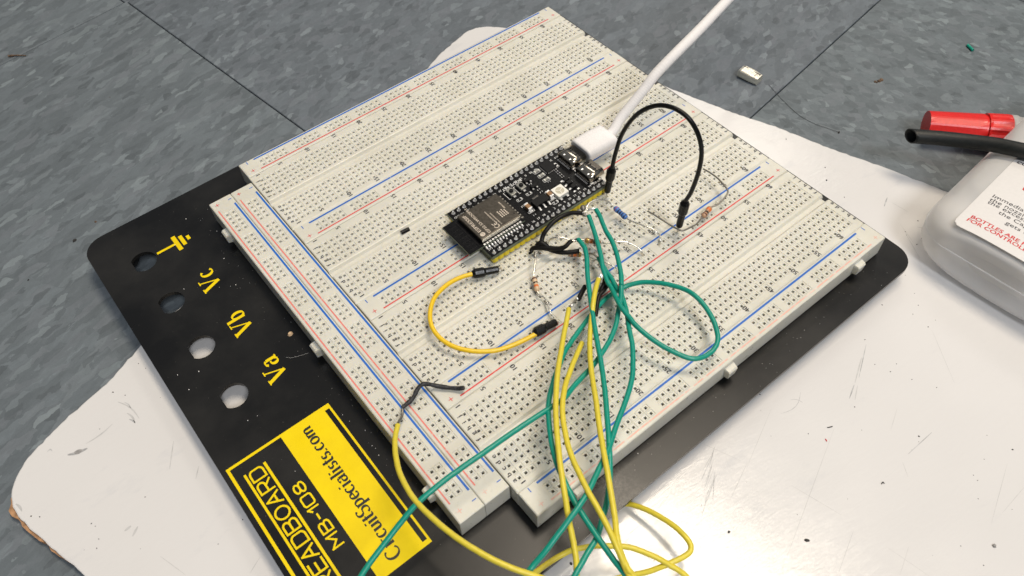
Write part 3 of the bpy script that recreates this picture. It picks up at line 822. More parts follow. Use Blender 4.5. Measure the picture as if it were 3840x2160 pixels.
def make_terminal(yo, first):
    """terminal strip whose j row lies at y=yo"""
    x0, x1 = -3.6, 162.0
    mb = MB(); e = 0.35
    ya, yz = 4.75, -31.55
    # side and end walls
    fields = [(1.27, -11.43), (-16.51, -29.21)]
    # bands between: list of (y0,z0,y1,z1)
    bands = [(ya, -0.55, ya-0.75, 0.0), (ya-0.75, 0.0, 1.27, 0.0), (-11.43, 0, -12.1, 0), (-12.1, 0, -12.35, -0.1), (-12.35, -0.1, -13.0, -1.2), (-13.0, -1.2, -14.95, -1.2),
             (-14.95, -1.2, -15.6, -0.1), (-15.6, -0.1, -15.85, 0.0), (-15.85, 0.0, -16.51, 0.0), (-29.21, 0.0, yz+0.7, 0.0), (yz+0.7, 0.0, yz, -0.5)]
    def dz(z): return z-0.26 if z > -0.4 else z
    for y0, z0, y1, z1 in bands:
        if z0 == z1 == -1.2:
            # the channel floor stops short of the far end, where it is notched right through
            xn = x1-1.1
            mb.add([(x0, yo+y0, z0), (x0, yo+y1, z1), (xn, yo+y1, z1), (xn, yo+y0, z0)], [(0, 1, 2, 3)], 'board')
            mb.add([(xn, yo+y0, z0), (xn, yo+y1, z1), (xn, yo+y1, ZB), (xn, yo+y0, ZB)], [(0, 1, 2, 3)], 'foam')
            for yy in (y0, y1): mb.add([(xn, yo+yy, z0), (x1, yo+yy, z0), (x1, yo+yy, ZB), (xn, yo+yy, ZB)], [(0, 1, 2, 3)], 'board')
            continue
        mb.add([(x0, yo+y0, dz(z0)), (x0, yo+y1, dz(z1)), (x0+e, yo+y1, z1), (x0+e, yo+y0, z0)], [(0, 1, 2, 3)], 'board')
        mb.add([(x0+e, yo+y0, z0), (x0+e, yo+y1, z1), (x1-e, yo+y1, z1), (x1-e, yo+y0, z0)], [(0, 1, 2, 3)], 'board')
        mb.add([(x1-e, yo+y0, z0), (x1-e, yo+y1, z1), (x1, yo+y1, dz(z1)), (x1, yo+y0, dz(z0))], [(0, 1, 2, 3)], 'board')
    for y0, y1 in fields:
        for xa, xb, za, zb in ((x0, x0+e, -0.26, 0), (x0+e, -1.27, 0, 0), (62*PITCH+1.27, x1-e, 0, 0), (x1-e, x1, 0, -0.26)):
            mb.add([(xa, yo+y0, za), (xa, yo+y1, za), (xb, yo+y1, zb), (xb, yo+y0, zb)], [(0, 1, 2, 3)], 'board')
        nr = 5
        for r in range(63):
            for c in range(nr):
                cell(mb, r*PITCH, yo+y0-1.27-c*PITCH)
    # walls
    for y, s_ in ((ya, 1), (yz, -1)):
        zt = -0.55 if s_ > 0 else -0.5
        q = [(x0, yo+y, zt), (x1, yo+y, zt), (x1, yo+y, ZB), (x0, yo+y, ZB)]
        if s_ > 0: q.reverse()
        mb.add(q, [(3, 2, 1, 0)], 'board')
    # end walls, notched at the channel
    for x, s_ in ((x0, -1), (x1, 1)):
        def zc(z): return z-0.26 if z > -0.4 else z
        for y0, z0, y1, z1 in bands + [(f0, 0.0, f1, 0.0) for f0, f1 in fields]:
            q = [(x, yo+y0, zc(z0)), (x, yo+y1, zc(z1)), (x, yo+y1, ZB), (x, yo+y0, ZB)]
            if (y0 == -13.0 and s_ > 0) or y1 == y0: continue
            mb.add(q, [(0, 3, 2, 1) if s_ < 0 else (0, 1, 2, 3)], 'board')
        # recessed notch wall at the channel
        q = [(x-s_*2.2, yo-12.6, -3.0), (x-s_*2.2, yo-15.35, -3.0), (x-s_*2.2, yo-15.35, ZB), (x-s_*2.2, yo-12.6, ZB)]
    mb.quad((x0, yo+ya, ZB), (x1, yo+ya, ZB), (x1, yo+yz, ZB), (x0, yo+yz, ZB), 'foam')
    o = mb.build('terminal_strip', bb)
    # foam tape under the strip
    fm = MB(); fm.box(x0+1.0, x1-1.0, yo+yz+0.8, yo+ya-0.8, ZP+0.02, ZB-0.01, 'foam'); fm.build('foam_tape', o)
    return o
def lettering(yo, o):
    mb = MB(); z = 0.02
    h = 1.62
    colsy = {'j': 0, 'i': 1, 'h': 2, 'g': 3, 'f': 4, 'e': 7, 'd': 8, 'c': 9, 'b': 10, 'a': 11}
    for x in (-1.95, 160.75):
        for c, k in colsy.items():
            zz = -0.0
            text(mb, c, (x, yo-k*PITCH, zz), h, 'black_print', wide=1.06, bold=0.14)
    for r in [1]+list(range(5, 61, 5)):
        for y in (3.35, -29.98):
            text(mb, str(r), ((r-1)*PITCH+0.0, yo+y, 0), 1.75, 'black_print', wide=1.0, bold=0.17)
    mb.build('row_and_column_lettering', o)
def make_power(kind, along, o0, faded=False, label=None):
    """power strip: s = distance from the blue edge, u = along.  kind 'x': lies along x, blue edge at y=o0, s goes -y.
       kind 'y': stands along y, blue edge at x=o0, s goes -x"""
    if kind == 'x':
        u0, u1 = -3.5, 162.2; us = 5.03
        xf = lambda u, s_, z: (u, o0-s_, z)
        sgn = 1
    else:
        u0, u1 = -164.6, 1.7; us = -156.1
        xf = lambda u, s_, z: (o0-s_, u, z)
        sgn = -1
    pit = 2.5526
    width = 9.15 if kind == 'x' else 9.2
    mb = MB(); e = 0.35
    hs = (3.6, 6.1) if kind == 'x' else (3.5, 6.02)
    def add(pts, key='board'):
        q = [xf(*p) for p in pts]
        if sgn < 0: q.reverse()
        mb.add(q, [tuple(range(len(q)))], key)
    groups = []
    for g in range(10):
        a = us + g*6*pit - 1.27; groups.append((a, a+5*pit+0.0))
    hc = PITCH/2
    s_lo, s_hi = hs[0]-hc, hs[1]+hc
    # bands across
    prof = [(0.0, -0.30), (0.35, 0.0), (s_lo, 0.0), None, (s_hi, 0.0), (width-0.35, 0.0), (width, -0.30)]
    for (sa, za), (sb, zb) in (((0, -0.30), (0.35, 0)), ((0.35, 0), (s_lo, 0)), ((s_hi, 0), (width-0.35, 0)), ((width-0.35, 0), (width, -0.30))):
        add([(u0, sa, za-0.26), (u0, sb, zb-0.26), (u0+e, sb, zb), (u0+e, sa, za)])
        add([(u0+e, sa, za), (u0+e, sb, zb), (u1-e, sb, zb), (u1-e, sa, za)])
        add([(u1-e, sa, za), (u1-e, sb, zb), (u1, sb, zb-0.26), (u1, sa, za-0.26)])
    edges = [u0+e]+[x for g in groups for x in (g[0]+1.27-hc, g[1]-pit+1.27+hc-0.0)]+[u1-e]
    cuts = [u0+e]
    for g in range(10):
        c0 = us+g*6*pit - hc; c1 = us+(g*6+4)*pit + hc
        cuts += [c0, c1]
    cuts.append(u1-e)
    for i in range(0, len(cuts), 2):
        add([(cuts[i], s_lo, 0), (cuts[i], s_hi, 0), (cuts[i+1], s_hi, 0), (cuts[i+1], s_lo, 0)])
    add([(u0, s_lo, -0.26), (u0, s_hi, -0.26), (u0+e, s_hi, 0), (u0+e, s_lo, 0)])
    add([(u1-e, s_lo, 0), (u1-e, s_hi, 0), (u1, s_hi, -0.26), (u1, s_lo, -0.26)])
    for g in range(10):
        for k in range(5):
            for s_ in hs:
                u = us+(g*6+k)*pit
                cx, cy, _ = xf(u, s_, 0)
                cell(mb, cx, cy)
                if k < 4:
                    pass
    # walls
    for s_, zt, fl in ((0, -0.30, False), (width, -0.30, True)):
        q = [(u0, s_, zt), (u1, s_, zt), (u1, s_, ZB), (u0, s_, ZB)]
        if fl: q.reverse()
        add(q)
    for u, fl in ((u0, True), (u1, False)):
        q = [(u, 0, -0.56), (u, 0.35, -0.26), (u, width-0.35, -0.26), (u, width, -0.56), (u, width, ZB), (u, 0, ZB)]
        if fl: q.reverse()
        add(q)
    o = mb.build('power_strip', bb, label=label)
    fm = MB()
    a, b = xf(u0+1, 0.6, 0), xf(u1-1, width-0.6, 0)
    fm.box(min(a[0], b[0]), max(a[0], b[0]), min(a[1], b[1]), max(a[1], b[1]), ZP+0.02, ZB-0.01, 'foam'); fm.build('foam_tape', o)
    # printing
    sb = 1.12 if kind == 'x' else 0.85; sr = 7.88 if kind == 'x' else 7.85
    l0, l1 = (2.9, 155.6) if kind == 'x' else (-157.9, -4.25)
    pm = MB()
    def bar(s0, s1, ua, ub, key, z=0.02):
        q = [xf(ua, s0, z), xf(ua, s1, z), xf(ub, s1, z), xf(ub, s0, z)]
        if sgn < 0: q.reverse()
        pm.add(q, [(0, 1, 2, 3)], key)
    bar(sb-0.36, sb+0.36, l0, l1, 'blue')
    pm.build('blue_line', o)
    pm = MB(); bar(sr-0.25, sr+0.25, l0, l1, 'red_faint' if faded else ('red' if kind == 'x' else 'red_soft')); pm.build('red_line', o)
    for u in ((-0.2, 159.3) if kind == 'x' else (-161.3, -1.05)):
        pm = MB()
        s1 = 1.45; s2 = 6.9 if kind == 'x' else 6.8
        if kind == 'x': bar(s1-0.85, s1+0.85, u-0.16, u+0.16, 'blue', 0.022)
        else: bar(s1-0.75, s1+0.75, u-0.16, u+0.16, 'blue', 0.022)
        pm.build('minus_mark', o); pm = MB()
        k2 = 'red_faint' if (faded or (kind == 'y' and u < -100)) else 'red'
        bar(s2-0.85, s2+0.85, u-0.12, u+0.12, k2, 0.022); bar(s2-0.12, s2+0.12, u-0.85, u+0.85, k2, 0.026)
        pm.build('plus_mark', o)
    # snap-on nubs on the free long sides
    return o
PER = 45.48
for k in range(4):
    o = make_terminal(-PER*k, k == 0); lettering(-PER*k, o)
strips = []
for k in range(5):
    strips.append(make_power('x', None, 13.9-PER*k, faded=(k == 4), label='power strip with a worn, faded red line' if k == 4 else None))
for x in (-4.05, -13.4):
    strips.append(make_power('y', None, x))
def nub(x, y, ax, ay, parent):
    """tapered snap nub pointing along (ax,ay)"""
    mb = MB(); px, py = -ay, ax
    def pt(a, b, z): return (x+ax*a+px*b, y+ay*a+py*b, z)
    r = []
    for z, d, hw in ((-7.8, 0.3, 1.7), (-7.0, 1.9, 2.0), (-3.6, 2.2, 2.3), (-2.9, 1.7, 2.2), (-2.6, -0.1, 2.2)):
        r.append([pt(-0.1, -hw, z), pt(max(d, 0.0), -hw*0.85, z), pt(max(d, 0.0), hw*0.85, z), pt(-0.1, hw, z)])
    mb.loft(r, 'board'); mb.build('snap_nub', parent)
for x in (147.5, 79.3, 12.4): nub(x, 13.9-PER*4-9.15, 0, -1, strips[4])
for y in (-13.2, -81.2, -149.4): nub(-13.4-9.2, y, -1, 0, strips[6])

# ------------------------------------------------------------------ microcontroller board
E0, E1, F0, F1 = 43.9, 100.1, -94.85, -67.15
ZE = 5.0
mc = thing('microcontroller_board', 'black microcontroller board with yellow pin headers and a grey radio module, plugged into the breadboard', 'circuit board', (72, -81, 0.1))
mb = MB(); mb.box(E0, E1, F0, F1, ZE-1.6, ZE-0.08, 'pcb_edge'); mb.box(E0+0.02, E1-0.02, F0+0.02, F1-0.02, ZE-0.079, ZE, 'pcb')
pcb = mb.build('circuit_board', mc)
hx = [45.8+PITCH*i for i in range(22)]
seg = None; jt = None; pin = None
for yy in (-93.5, -68.6):
    for i, x in enumerate(hx):
        if seg is None:
            mb = MB(); mb.loft([[(x+a, yy+b, z) for a, b in ((-1.22, -0.7), (-0.75, -1.25), (0.75, -1.25), (1.22, -0.7), (1.22, 0.7), (0.75, 1.25), (-0.75, 1.25), (-1.22, 0.7))] for z in (0.9, 3.38)], 'header')
            seg = mb.build('header_segment', mc, origin=(x, yy, 0.8))
            mb = MB(); mb.lathe((x, yy, ZE), (x, yy, ZE+1.35), [(0, 0.80), (0.2, 0.64), (0.45, 0.42), (0.75, 0.36), (0.92, 0.33), (1, 0.1)], 'solder', 9)
            jt = mb.build('solder_joint', mc, origin=(x, yy, ZE))
            mb = MB(); mb.box(x-0.32, x+0.32, yy-0.32, yy+0.32, -3.0, 0.95, 'lead'); pin = mb.build('header_pin', mc, origin=(x, yy, 0))
        else:
            copy_part(seg, mc, (x, yy, 0.8)); c = copy_part(jt, mc, (x, yy, ZE)); c.rotation_euler = (RND.uniform(-.12, .12), RND.uniform(-.12, .12), RND.uniform(0, 6))
            copy_part(pin, mc, (x, yy, 0))
# silkscreen
mb = MB(); zs = 0.02
front = ['3V3', '3V3', 'RST', '4', '5', '6', '7', '15', '16', '17', '18', '8', '3', '46', '9', '10', '11', '12', '13', '14', '5V0', 'GND']
rear = ['GND', 'TX', 'RX', '1', '2', '42', '41', '40', '39', '38', '37', '36', '35', '0', '45', '48', '47', '21', '20', '19', 'GND', 'GND']
for i, x in enumerate(hx):
    text(mb, front[i], (x, -91.3, ZE), 0.92, 'silk', read=(1, 0), wide=1.05 if len(front[i]) < 3 else 0.9)
    text(mb, rear[i], (x+0.1, -71.0, ZE), 0.92, 'silk', read=(-1, 0), wide=1.05 if len(rear[i]) < 3 else 0.9)
p = (73.60,-71.54,5.00); text(mb, 'BOOT', (p[0], p[1], ZE), 1.15, 'silk', read=(-1, 0), wide=1.15, bold=0.06)
p = (68.60,-71.51,5.00); text(mb, 'RET', (p[0], p[1], ZE), 1.15, 'silk', read=(-1, 0), wide=1.15, bold=0.06)
def frame(cx, cy, w, h, t=0.14, ang=0.0, r=0.35):
    o = rrect(-w/2, w/2, -h/2, h/2, r, 3); i_ = rrect(-w/2+t, w/2-t, -h/2+t, h/2-t, max(r-t, 0.05), 3)
    n = len(o); ca_, sa_ = math.cos(ang), math.sin(ang)
    vv = [(cx+x*ca_-y*sa_, cy+x*sa_+y*ca_, ZE+zs) for x, y in o+i_]
    mb.add(vv, [(k, (k+1) % n, n+(k+1) % n, n+k) for k in range(n)], 'silk')
led_pos = [(83.53,-72.15,5.00), (83.58,-74.99,5.00), (83.62,-77.96,5.00)]
for q in led_pos: frame(q[0], q[1], 3.1, 1.7)
q = (91.57,-74.39,5.00); frame(q[0], q[1], 1.5, 2.6)
res_pos = [(73.81,-79.27,5.00), (69.12,-79.35,5.00), (78.52,-89.25,5.00)]
for q in res_pos: frame(q[0], q[1], 2.5, 1.4)
cap_pos = [(79.04,-85.22,5.60), (68.72,-84.91,5.60)]
for q in cap_pos:
    x, y = q[0], q[1]
    for sy in (-1, 1):
        yy = y+sy*2.4
        mb.add([(x-1.35, yy-0.07, ZE+zs), (x+1.35, yy-0.07, ZE+zs), (x+1.35, yy+0.07, ZE+zs), (x-1.35, yy+0.07, ZE+zs)], [(0, 1, 2, 3)], 'silk')
        for sx in (-1, 1):
            xx = x+sx*1.35; y2 = yy-sy*0.9; a_, b_ = min(yy, y2), max(yy, y2)
            mb.add([(xx-0.07, a_, ZE+zs+0.003), (xx+0.07, a_, ZE+zs+0.003), (xx+0.07, b_, ZE+zs+0.003), (xx-0.07, b_, ZE+zs+0.003)], [(0, 1, 2, 3)], 'silk')
sw_pos = [(73.50,-74.90,5.80), (68.72,-74.87,5.80)]
for q in sw_pos:
    x, y = q[0]-2.35, q[1]
    rect(mb, x-0.08, x+0.08, y-2.1, y+2.1, ZE+zs, 'silk'); rect(mb, x+0.08, x+0.7, y+1.95, y+2.1, ZE+zs, 'silk'); rect(mb, x+0.08, x+0.7, y-2.1, y-1.95, ZE+zs, 'silk')
lp = (82.85,-86.70,6.20)
rect(mb, lp[0]-3.0, lp[0]-2.85, lp[1]-2.6, lp[1]+2.6, ZE+zs, 'silk')
mb.build('silkscreen', pcb)
# components
def comp(name, fn, **k):
    m_ = MB(); fn(m_); return m_.build(name, mc, **k)
def chipcap(cx, cy, w, h, ht, mid, vertical=False, ends='solder'):
    def fn(m_):
        if vertical:
            m_.rbox(cx-w/2, cx+w/2, cy-h/2+h*0.2, cy+h/2-h*0.2, ZE+0.02, ZE+ht, 0.1, mid)
            for s_ in (-1, 1): m_.rbox(cx-w/2-0.03, cx+w/2+0.03, min(cy+s_*h/2, cy+s_*(h/2-h*0.2)), max(cy+s_*h/2, cy+s_*(h/2-h*0.2)), ZE+0.02, ZE+ht+0.03, 0.1, ends)
        else:
            m_.rbox(cx-w/2+w*0.2, cx+w/2-w*0.2, cy-h/2, cy+h/2, ZE+0.02, ZE+ht, 0.1, mid)
            for s_ in (-1, 1): m_.rbox(min(cx+s_*w/2, cx+s_*(w/2-w*0.2)), max(cx+s_*w/2, cx+s_*(w/2-w*0.2)), cy-h/2-0.03, cy+h/2+0.03, ZE+0.02, ZE+ht+0.03, 0.1, ends)
    return fn
for q in cap_pos: comp('ceramic_capacitor', chipcap(q[0], q[1], 1.7, 3.3, 1.5, 'tan', True))
for q in cap_pos:
    def pads(m_, q=q):
        m_.box(q[0]-0.8, q[0]+0.8, q[1]-2.2, q[1]-1.5, ZE+0.01, ZE+0.12, 'solder'); m_.box(q[0]-0.8, q[0]+0.8, q[1]+1.5, q[1]+2.0, ZE+0.01, ZE+0.12, 'solder')
    comp('capacitor_pads', pads, kind='stuff')
for q in led_pos: comp('indicator_light', chipcap(q[0], q[1], 2.3, 1.0, 0.6, 'button_metal', ends='led_white'))
for q in res_pos: comp('chip_resistor', chipcap(q[0], q[1], 1.7, 0.8, 0.4, 'chip'))
q = (91.57,-74.39,5.00); comp('chip_resistor', chipcap(q[0], q[1], 0.8, 1.7, 0.4, 'chip', True))
for q in ((89.47,-76.14,5.00), (89.43,-77.36,5.00), (89.39,-78.57,5.00), (89.35,-79.78,5.00), (89.31,-80.99,5.00), (77.85,-80.16,5.00), (77.80,-81.77,5.00), (68.37,-89.15,5.00), (77.28,-75.74,5.00), (83.56,-79.59,5.00)):
    comp('chip_resistor', chipcap(q[0], q[1], 1.1, 0.55, 0.35, 'chip'))
for q in ((89.26,-82.82,5.50), (89.01,-84.89,5.50), (88.98,-87.45,5.50)):
    def dio(m_, q=q):
        m_.rbox(q[0]-1.0, q[0]+1.0, q[1]-1.0, q[1]+0.6, ZE+0.03, ZE+1.0, 0.12, 'chip')
        m_.box(q[0]-1.6, q[0]-1.0, q[1]-0.55, q[1]+0.2, ZE+0.02, ZE+0.25, 'solder'); m_.box(q[0]+1.0, q[0]+1.5, q[1]-0.45, q[1]+0.1, ZE+0.02, ZE+0.25, 'solder')
    comp('diode', dio)
for q in ((87.47,-82.48,5.00), (87.09,-85.34,5.00), (87.16,-87.66,5.00), (87.79,-89.70,5.00), (89.84,-89.51,5.00)):
    comp('solder_pad', lambda m_, q=q: m_.rbox(q[0]-0.5, q[0]+0.5, q[1]-0.35, q[1]+0.35, ZE+0.01, ZE+0.2, 0.12, 'solder'))
for q in ((77.49,-73.66,5.50), (77.48,-77.61,5.50)):
    def sot(m_, q=q):
        m_.rbox(q[0]-1.4, q[0]+1.4, q[1]-0.7, q[1]+0.7, ZE+0.05, ZE+1.0, 0.12, 'chip')
        m_.box(q[0]-0.3, q[0]+0.3, q[1]+0.7, q[1]+1.3, ZE+0.02, ZE+0.3, 'solder')
        for s_ in (-1, 1): m_.box(q[0]+s_*0.95-0.3, q[0]+s_*0.95+0.3, q[1]-1.3, q[1]-0.7, ZE+0.02, ZE+0.3, 'solder')
    comp('transistor', sot)
# regulator with tab and three legs
rc = (74.18,-85.50,6.20)
tb = (73.16,-82.61,5.40)
def reg(m_):
    m_.rbox(rc[0]-3.3, rc[0]+3.3, rc[1]-1.75, rc[1]+1.75, ZE+0.05, ZE+1.6, 0.2, 'chip')
def regtab(m_):
    m_.rbox(rc[0]-1.5, rc[0]+1.5, rc[1]+1.75, rc[1]+3.4, ZE+0.03, ZE+0.5, 0.12, 'shell')
rg_ = comp('voltage_regulator', reg); mt = MB(); regtab(mt); mt.build('metal_tab', rg_)
for dx in (-2.3, 0, 2.3):
    ml = MB(); ml.rbox(rc[0]+dx-0.38, rc[0]+dx+0.38, rc[1]-3.55, rc[1]-2.7, ZE+0.02, ZE+0.28, 0.1, 'solder'); ml.rbox(rc[0]+dx-0.32, rc[0]+dx+0.32, rc[1]-2.72, rc[1]-1.76, ZE+0.06, ZE+0.62, 0.08, 'solder'); ml.build('leg', rg_)
# usb-serial chip
uc = (88.44,-73.30,5.30)
def qfn(m_):
    m_.rbox(uc[0]-2.4, uc[0]+2.4, uc[1]-2.4, uc[1]+2.4, ZE+0.02, ZE+0.8, 0.15, 'chip')
    for i in range(7):
        a = -1.9+i*0.63
        m_.box(uc[0]-2.75, uc[0]-2.42, uc[1]+a-0.13, uc[1]+a+0.13, ZE+0.01, ZE+0.12, 'solder')
        m_.box(uc[0]+a-0.13, uc[0]+a+0.13, uc[1]-2.75, uc[1]-2.42, ZE+0.01, ZE+0.12, 'solder')
comp('usb_interface_chip', qfn)
# colour light
def rgb(m_):
    m_.rbox(lp[0]-2.5, lp[0]+2.5, lp[1]-2.5, lp[1]+2.5, ZE+0.1, ZE+1.6, 0.35, 'led_white', ch=0.1)
l_ = comp('colour_light', rgb)
mt = MB(); mt.add([(lp[0]+1.75*math.cos(2*math.pi*i/24), lp[1]+1.75*math.sin(2*math.pi*i/24), ZE+1.615) for i in range(24)], [tuple(range(24))], 'led_face')
mt.build('light_window', l_)
mt = MB()
for a in (20, 140, 260): mt.add([(lp[0]+r_*math.cos(math.radians(a+d)), lp[1]+r_*math.sin(math.radians(a+d)), ZE+1.63) for r_, d in ((0.1, -90), (1.7, -4), (1.7, 4), (0.1, 90))], [(0, 1, 2, 3)], 'led_white')
mt.build('light_spokes', l_)
for sx, sy in ((-1, -1), (1, -1), (-1, 1), (1, 1)):
    mt = MB(); mt.box(lp[0]+sx*1.5-0.45, lp[0]+sx*1.5+0.45, lp[1]+sy*2.9-0.4, lp[1]+sy*2.9+0.4, ZE+0.01, ZE+0.2, 'solder'); mt.build('contact', l_)
for q in sw_pos:
    def sw(m_, q=q):
        m_.rbox(q[0]-1.35, q[0]+1.35, q[1]-1.75, q[1]+1.75, ZE+0.05, ZE+1.3, 0.3, 'button_metal')
    b_ = comp('push_button', sw)
    mt = MB(); mt.lathe((q[0], q[1], ZE+1.25), (q[0], q[1], ZE+2.0), [(0, 0.85), (0.8, 0.85), (1, 0.7)], 'chip', 16); mt.build('plunger', b_)
    for s_ in (-1, 1):
        mt = MB(); mt.box(q[0]-0.5, q[0]+0.5, q[1]+s_*2.15-0.35, q[1]+s_*2.15+0.35, ZE+0.01, ZE+0.25, 'solder'); mt.build('contact', b_)
# USB sockets
socks = []
for yc in (-75.9, -86.45):
    m_ = MB(); x0, x1 = 94.5, 101.9; zc = ZE+1.66; hh = 1.62; ww = 4.35
    ring = []
    prof = []
    for a in range(0, 360, 15):
        c_, s_ = math.cos(math.radians(a)), math.sin(math.radians(a))
        prof.append((yc + (ww-hh)*(1 if c_ > 0 else -1) + hh*c_ if abs(c_) > 1e-6 else yc, zc+hh*s_))
    prof = []
    for i in range(9): a = math.radians(-90+180*i/8); prof.append((yc+(ww-hh)+hh*math.cos(a), zc+hh*math.sin(a)))
    for i in range(9): a = math.radians(90+180*i/8); prof.append((yc-(ww-hh)+hh*math.cos(a), zc+hh*math.sin(a)))
    prof2 = [(yc+(y-yc)*0.93, zc+(z-zc)*0.84) for y, z in prof]
    m_.loft([[(x0, y, z) for y, z in prof2], [(x0+0.15, y, z) for y, z in prof], [(x1, y, z) for y, z in prof], [(x1, y, z) for y, z in prof2], [(x1-5, y, z) for y, z in prof2]], 'shell', smooth=True)
    s0 = m_.build('usb_socket', mc); socks.append(s0)
    mt = MB()
    mt.box(x1-4.5, x1-0.6, yc-3.0, yc+3.0, zc-0.35, zc+0.35, 'chip'); mt.build('tongue', s0)
    mt = MB()
    for dy in (-2.1, 2.1):
        mt.box(x1-3.4, x1-1.6, yc+dy-0.75, yc+dy-0.5, zc+hh+0.001, zc+hh+0.09, 'chip')
        mt.box(x1-3.4, x1-1.6, yc+dy+0.5, yc+dy+0.75, zc+hh+0.001, zc+hh+0.09, 'chip')
    mt.box(x0+0.7, x0+1.5, yc-2.3, yc-1.8, zc+hh+0.001, zc+hh+0.12, 'solder'); mt.box(x0+0.7, x0+1.5, yc+1.2, yc+1.7, zc+hh+0.001, zc+hh+0.12, 'solder')
    mt.build('pressed_tabs', s0, kind='stuff')
    mt = MB()
    for i in range(12): mt.box(x0-0.75, x0-0.1, yc-3.3+i*0.6-0.1, yc-3.3+i*0.6+0.14, ZE+0.01, ZE+0.12, 'solder')
    mt.build('contact_row', s0, kind='stuff')
    for dy, dx in ((-4.55, 0.9), (4.55, 0.9), (-4.55, 5.0), (4.55, 5.0)):
        mt = MB(); mt.rbox(x0+dx-0.8, x0+dx+0.8, yc+dy-0.4, yc+dy+0.4, ZE+0.01, ZE+0.55, 0.3, 'solder'); mt.build('mounting_lug', s0)
# radio module
m_ = MB(); m_.box(38.15, 63.7, -89.3, -72.4, ZE+0.05, ZE+0.80, 'pcb_edge'); m_.box(38.17, 63.68, -89.28, -72.42, ZE+0.801, ZE+0.88, 'pcb')
rm = m_.build('radio_module', mc)
SZ = ZE+3.05
m_ = MB(); m_.rbox(44.5, 62.75, -87.95, -73.05, ZE+0.88, SZ, 0.5, 'shield', ch=0.3); sh = m_.build('metal_can', mc)
m_ = MB(); m_.box(44.9, 62.5, -88.12, -87.98, ZE+1.2, SZ-0.25, 'nickel'); m_.build('can_lip', rm)
m_ = MB()
def et(s_, x, y, h, wide=1.0, bold=0.05): text(m_, s_, (x, y, SZ), h, 'etch', read=(0, 1), z=0.02, align='l', wide=wide, bold=bold)
et('ESPRESSIF', 47.1, -84.6, 1.35, 1.28)
et('ESP32-S3-WROOM-1', 49.6, -87.2, 1.15, 1.04)
et('FCC ID:2AC7Z-ESPS3WROOM1', 53.9, -86.8, 0.5, 0.92, 0.03)
et('IC:21098-ESPS3WROOM1', 55.1, -86.8, 0.5, 0.92, 0.03)
et('M0N16R8', 60.9, -81.3, 0.62, 1.05, 0.03)
# CE mark as arcs
for pts in (arc(0, 0, 0.95, 0.95, 70, 290, 14), arc(1.75, 0, 0.95, 0.95, 70, 290, 14), [(0.95, 0), (1.7, 0)]):
    ribbon(m_, [(51.9+1.0-p_[1], -86.3+p_[0]*0.9) for p_ in pts], lambda t: 0.3, 'etch', SZ+0.025)
# round emblem with swirls, left of the maker's name
m_.add([(46.5+0.98*math.cos(2*math.pi*i/22), -86.2+0.98*math.sin(2*math.pi*i/22), SZ+0.02) for i in range(22)], [tuple(range(22))], 'etch')
for r_ in (0.35, 0.65): ribbon(m_, [(46.5-0.2+r_*math.cos(math.radians(a_)), -86.2+r_*math.sin(math.radians(a_))) for a_ in range(-60, 130, 15)], lambda t: 0.09, 'shield', SZ+0.03)
# columns of small certification text bars
for k, (xx, ya_, yb_) in enumerate(((57.2, -84.4, -80.6), (58.1, -84.4, -81.0), (59.0, -84.4, -80.6), (59.9, -84.4, -81.3))):
    for q_ in range(4):
        a_ = ya_+q_*(yb_-ya_)/4
        rect(m_, xx-0.22, xx+0.22, a_, a_+(yb_-ya_)/4*0.75, SZ+0.02, 'etch')
m_.build('etched_lettering', sh)
m_ = MB(); m_.lathe((61.6, -85.6, SZ-0.01), (61.6, -85.6, SZ+0.02), [(0, 0.32), (1, 0.32)], 'chip', 10); m_.build('pin_hole', sh)
m_ = MB()
for i in range(14):
    x = 45.2+i*1.27
    m_.box(x-0.42, x+0.42, -89.32, -88.55, ZE+0.881, ZE+0.95, 'solder')
m_.build('edge_pads', rm, kind='stuff')
sj = None
for i in range(14):
    x = 45.1+i*1.27
    if sj is None:
        m2 = MB(); m2.loft([[(x+a, -89.95+b, z) for a, b in rrect(-0.40*k, 0.40*k, -0.85*k, 0.62*k, 0.22*k, 2)] for z, k in ((ZE+0.02, 1.0), (ZE+0.25, 0.95), (ZE+0.55, 0.6), (ZE+0.62, 0.3))], 'solder', smooth=True)
        sj = m2.build('solder_fillet', mc, origin=(x, -89.95, ZE))
    else:
        c = copy_part(sj, mc, (x, -89.95, ZE)); c.rotation_euler = (RND.uniform(-.1, .1), RND.uniform(-.08, .08), 0)
m_ = MB()
for i in range(10): m_.box(63.3, 64.3, -87.6+i*1.5-0.38, -87.6+i*1.5+0.38, ZE+0.3, ZE+0.93, 'lead_dull')
m_.build('end_pads', rm, kind='stuff')
# antenna meander under the mask
m_ = MB(); zz = ZE+0.885
for k in range(7):
    y = -87.9+k*2.15
    m_.box(39.2, 42.6, y-0.11, y+0.11, zz, zz+0.02, 'chip')
m_.box(43.2, 43.5, -88.6, -73.2, zz, zz+0.02, 'chip')
m_.build('antenna_trace', rm, kind='stuff')

# ------------------------------------------------------------------ wires
def wire(name, label, cat, pts, r, key, parts=(), group=None, per=8, extra=None):
    rn = random.Random(len(label))
    P = spline(pts, per)
    off = Vector((0, 0, 0)); Q = []
    for i, p_ in enumerate(P):            # slight unevenness of hand-bent wire
        off = off*0.86 + Vector((rn.gauss(0, .02), rn.gauss(0, .02), rn.gauss(0, .02)))
        Q.append(p_ + off*min(1, i/6))
    P = Q
    t = thing(name, label, cat, tuple(P[0]), group)
    mb = MB(); mb.tube(P, r, key, 12); mb.build('insulation', t)
    for nm, pp, rr, kk in parts:
        m2 = MB(); m2.tube(spline(pp, 5), rr, kk, 10); m2.build(nm, t)
    return t
GR = 0.85
GG = 'green wires tangled over the breadboard'
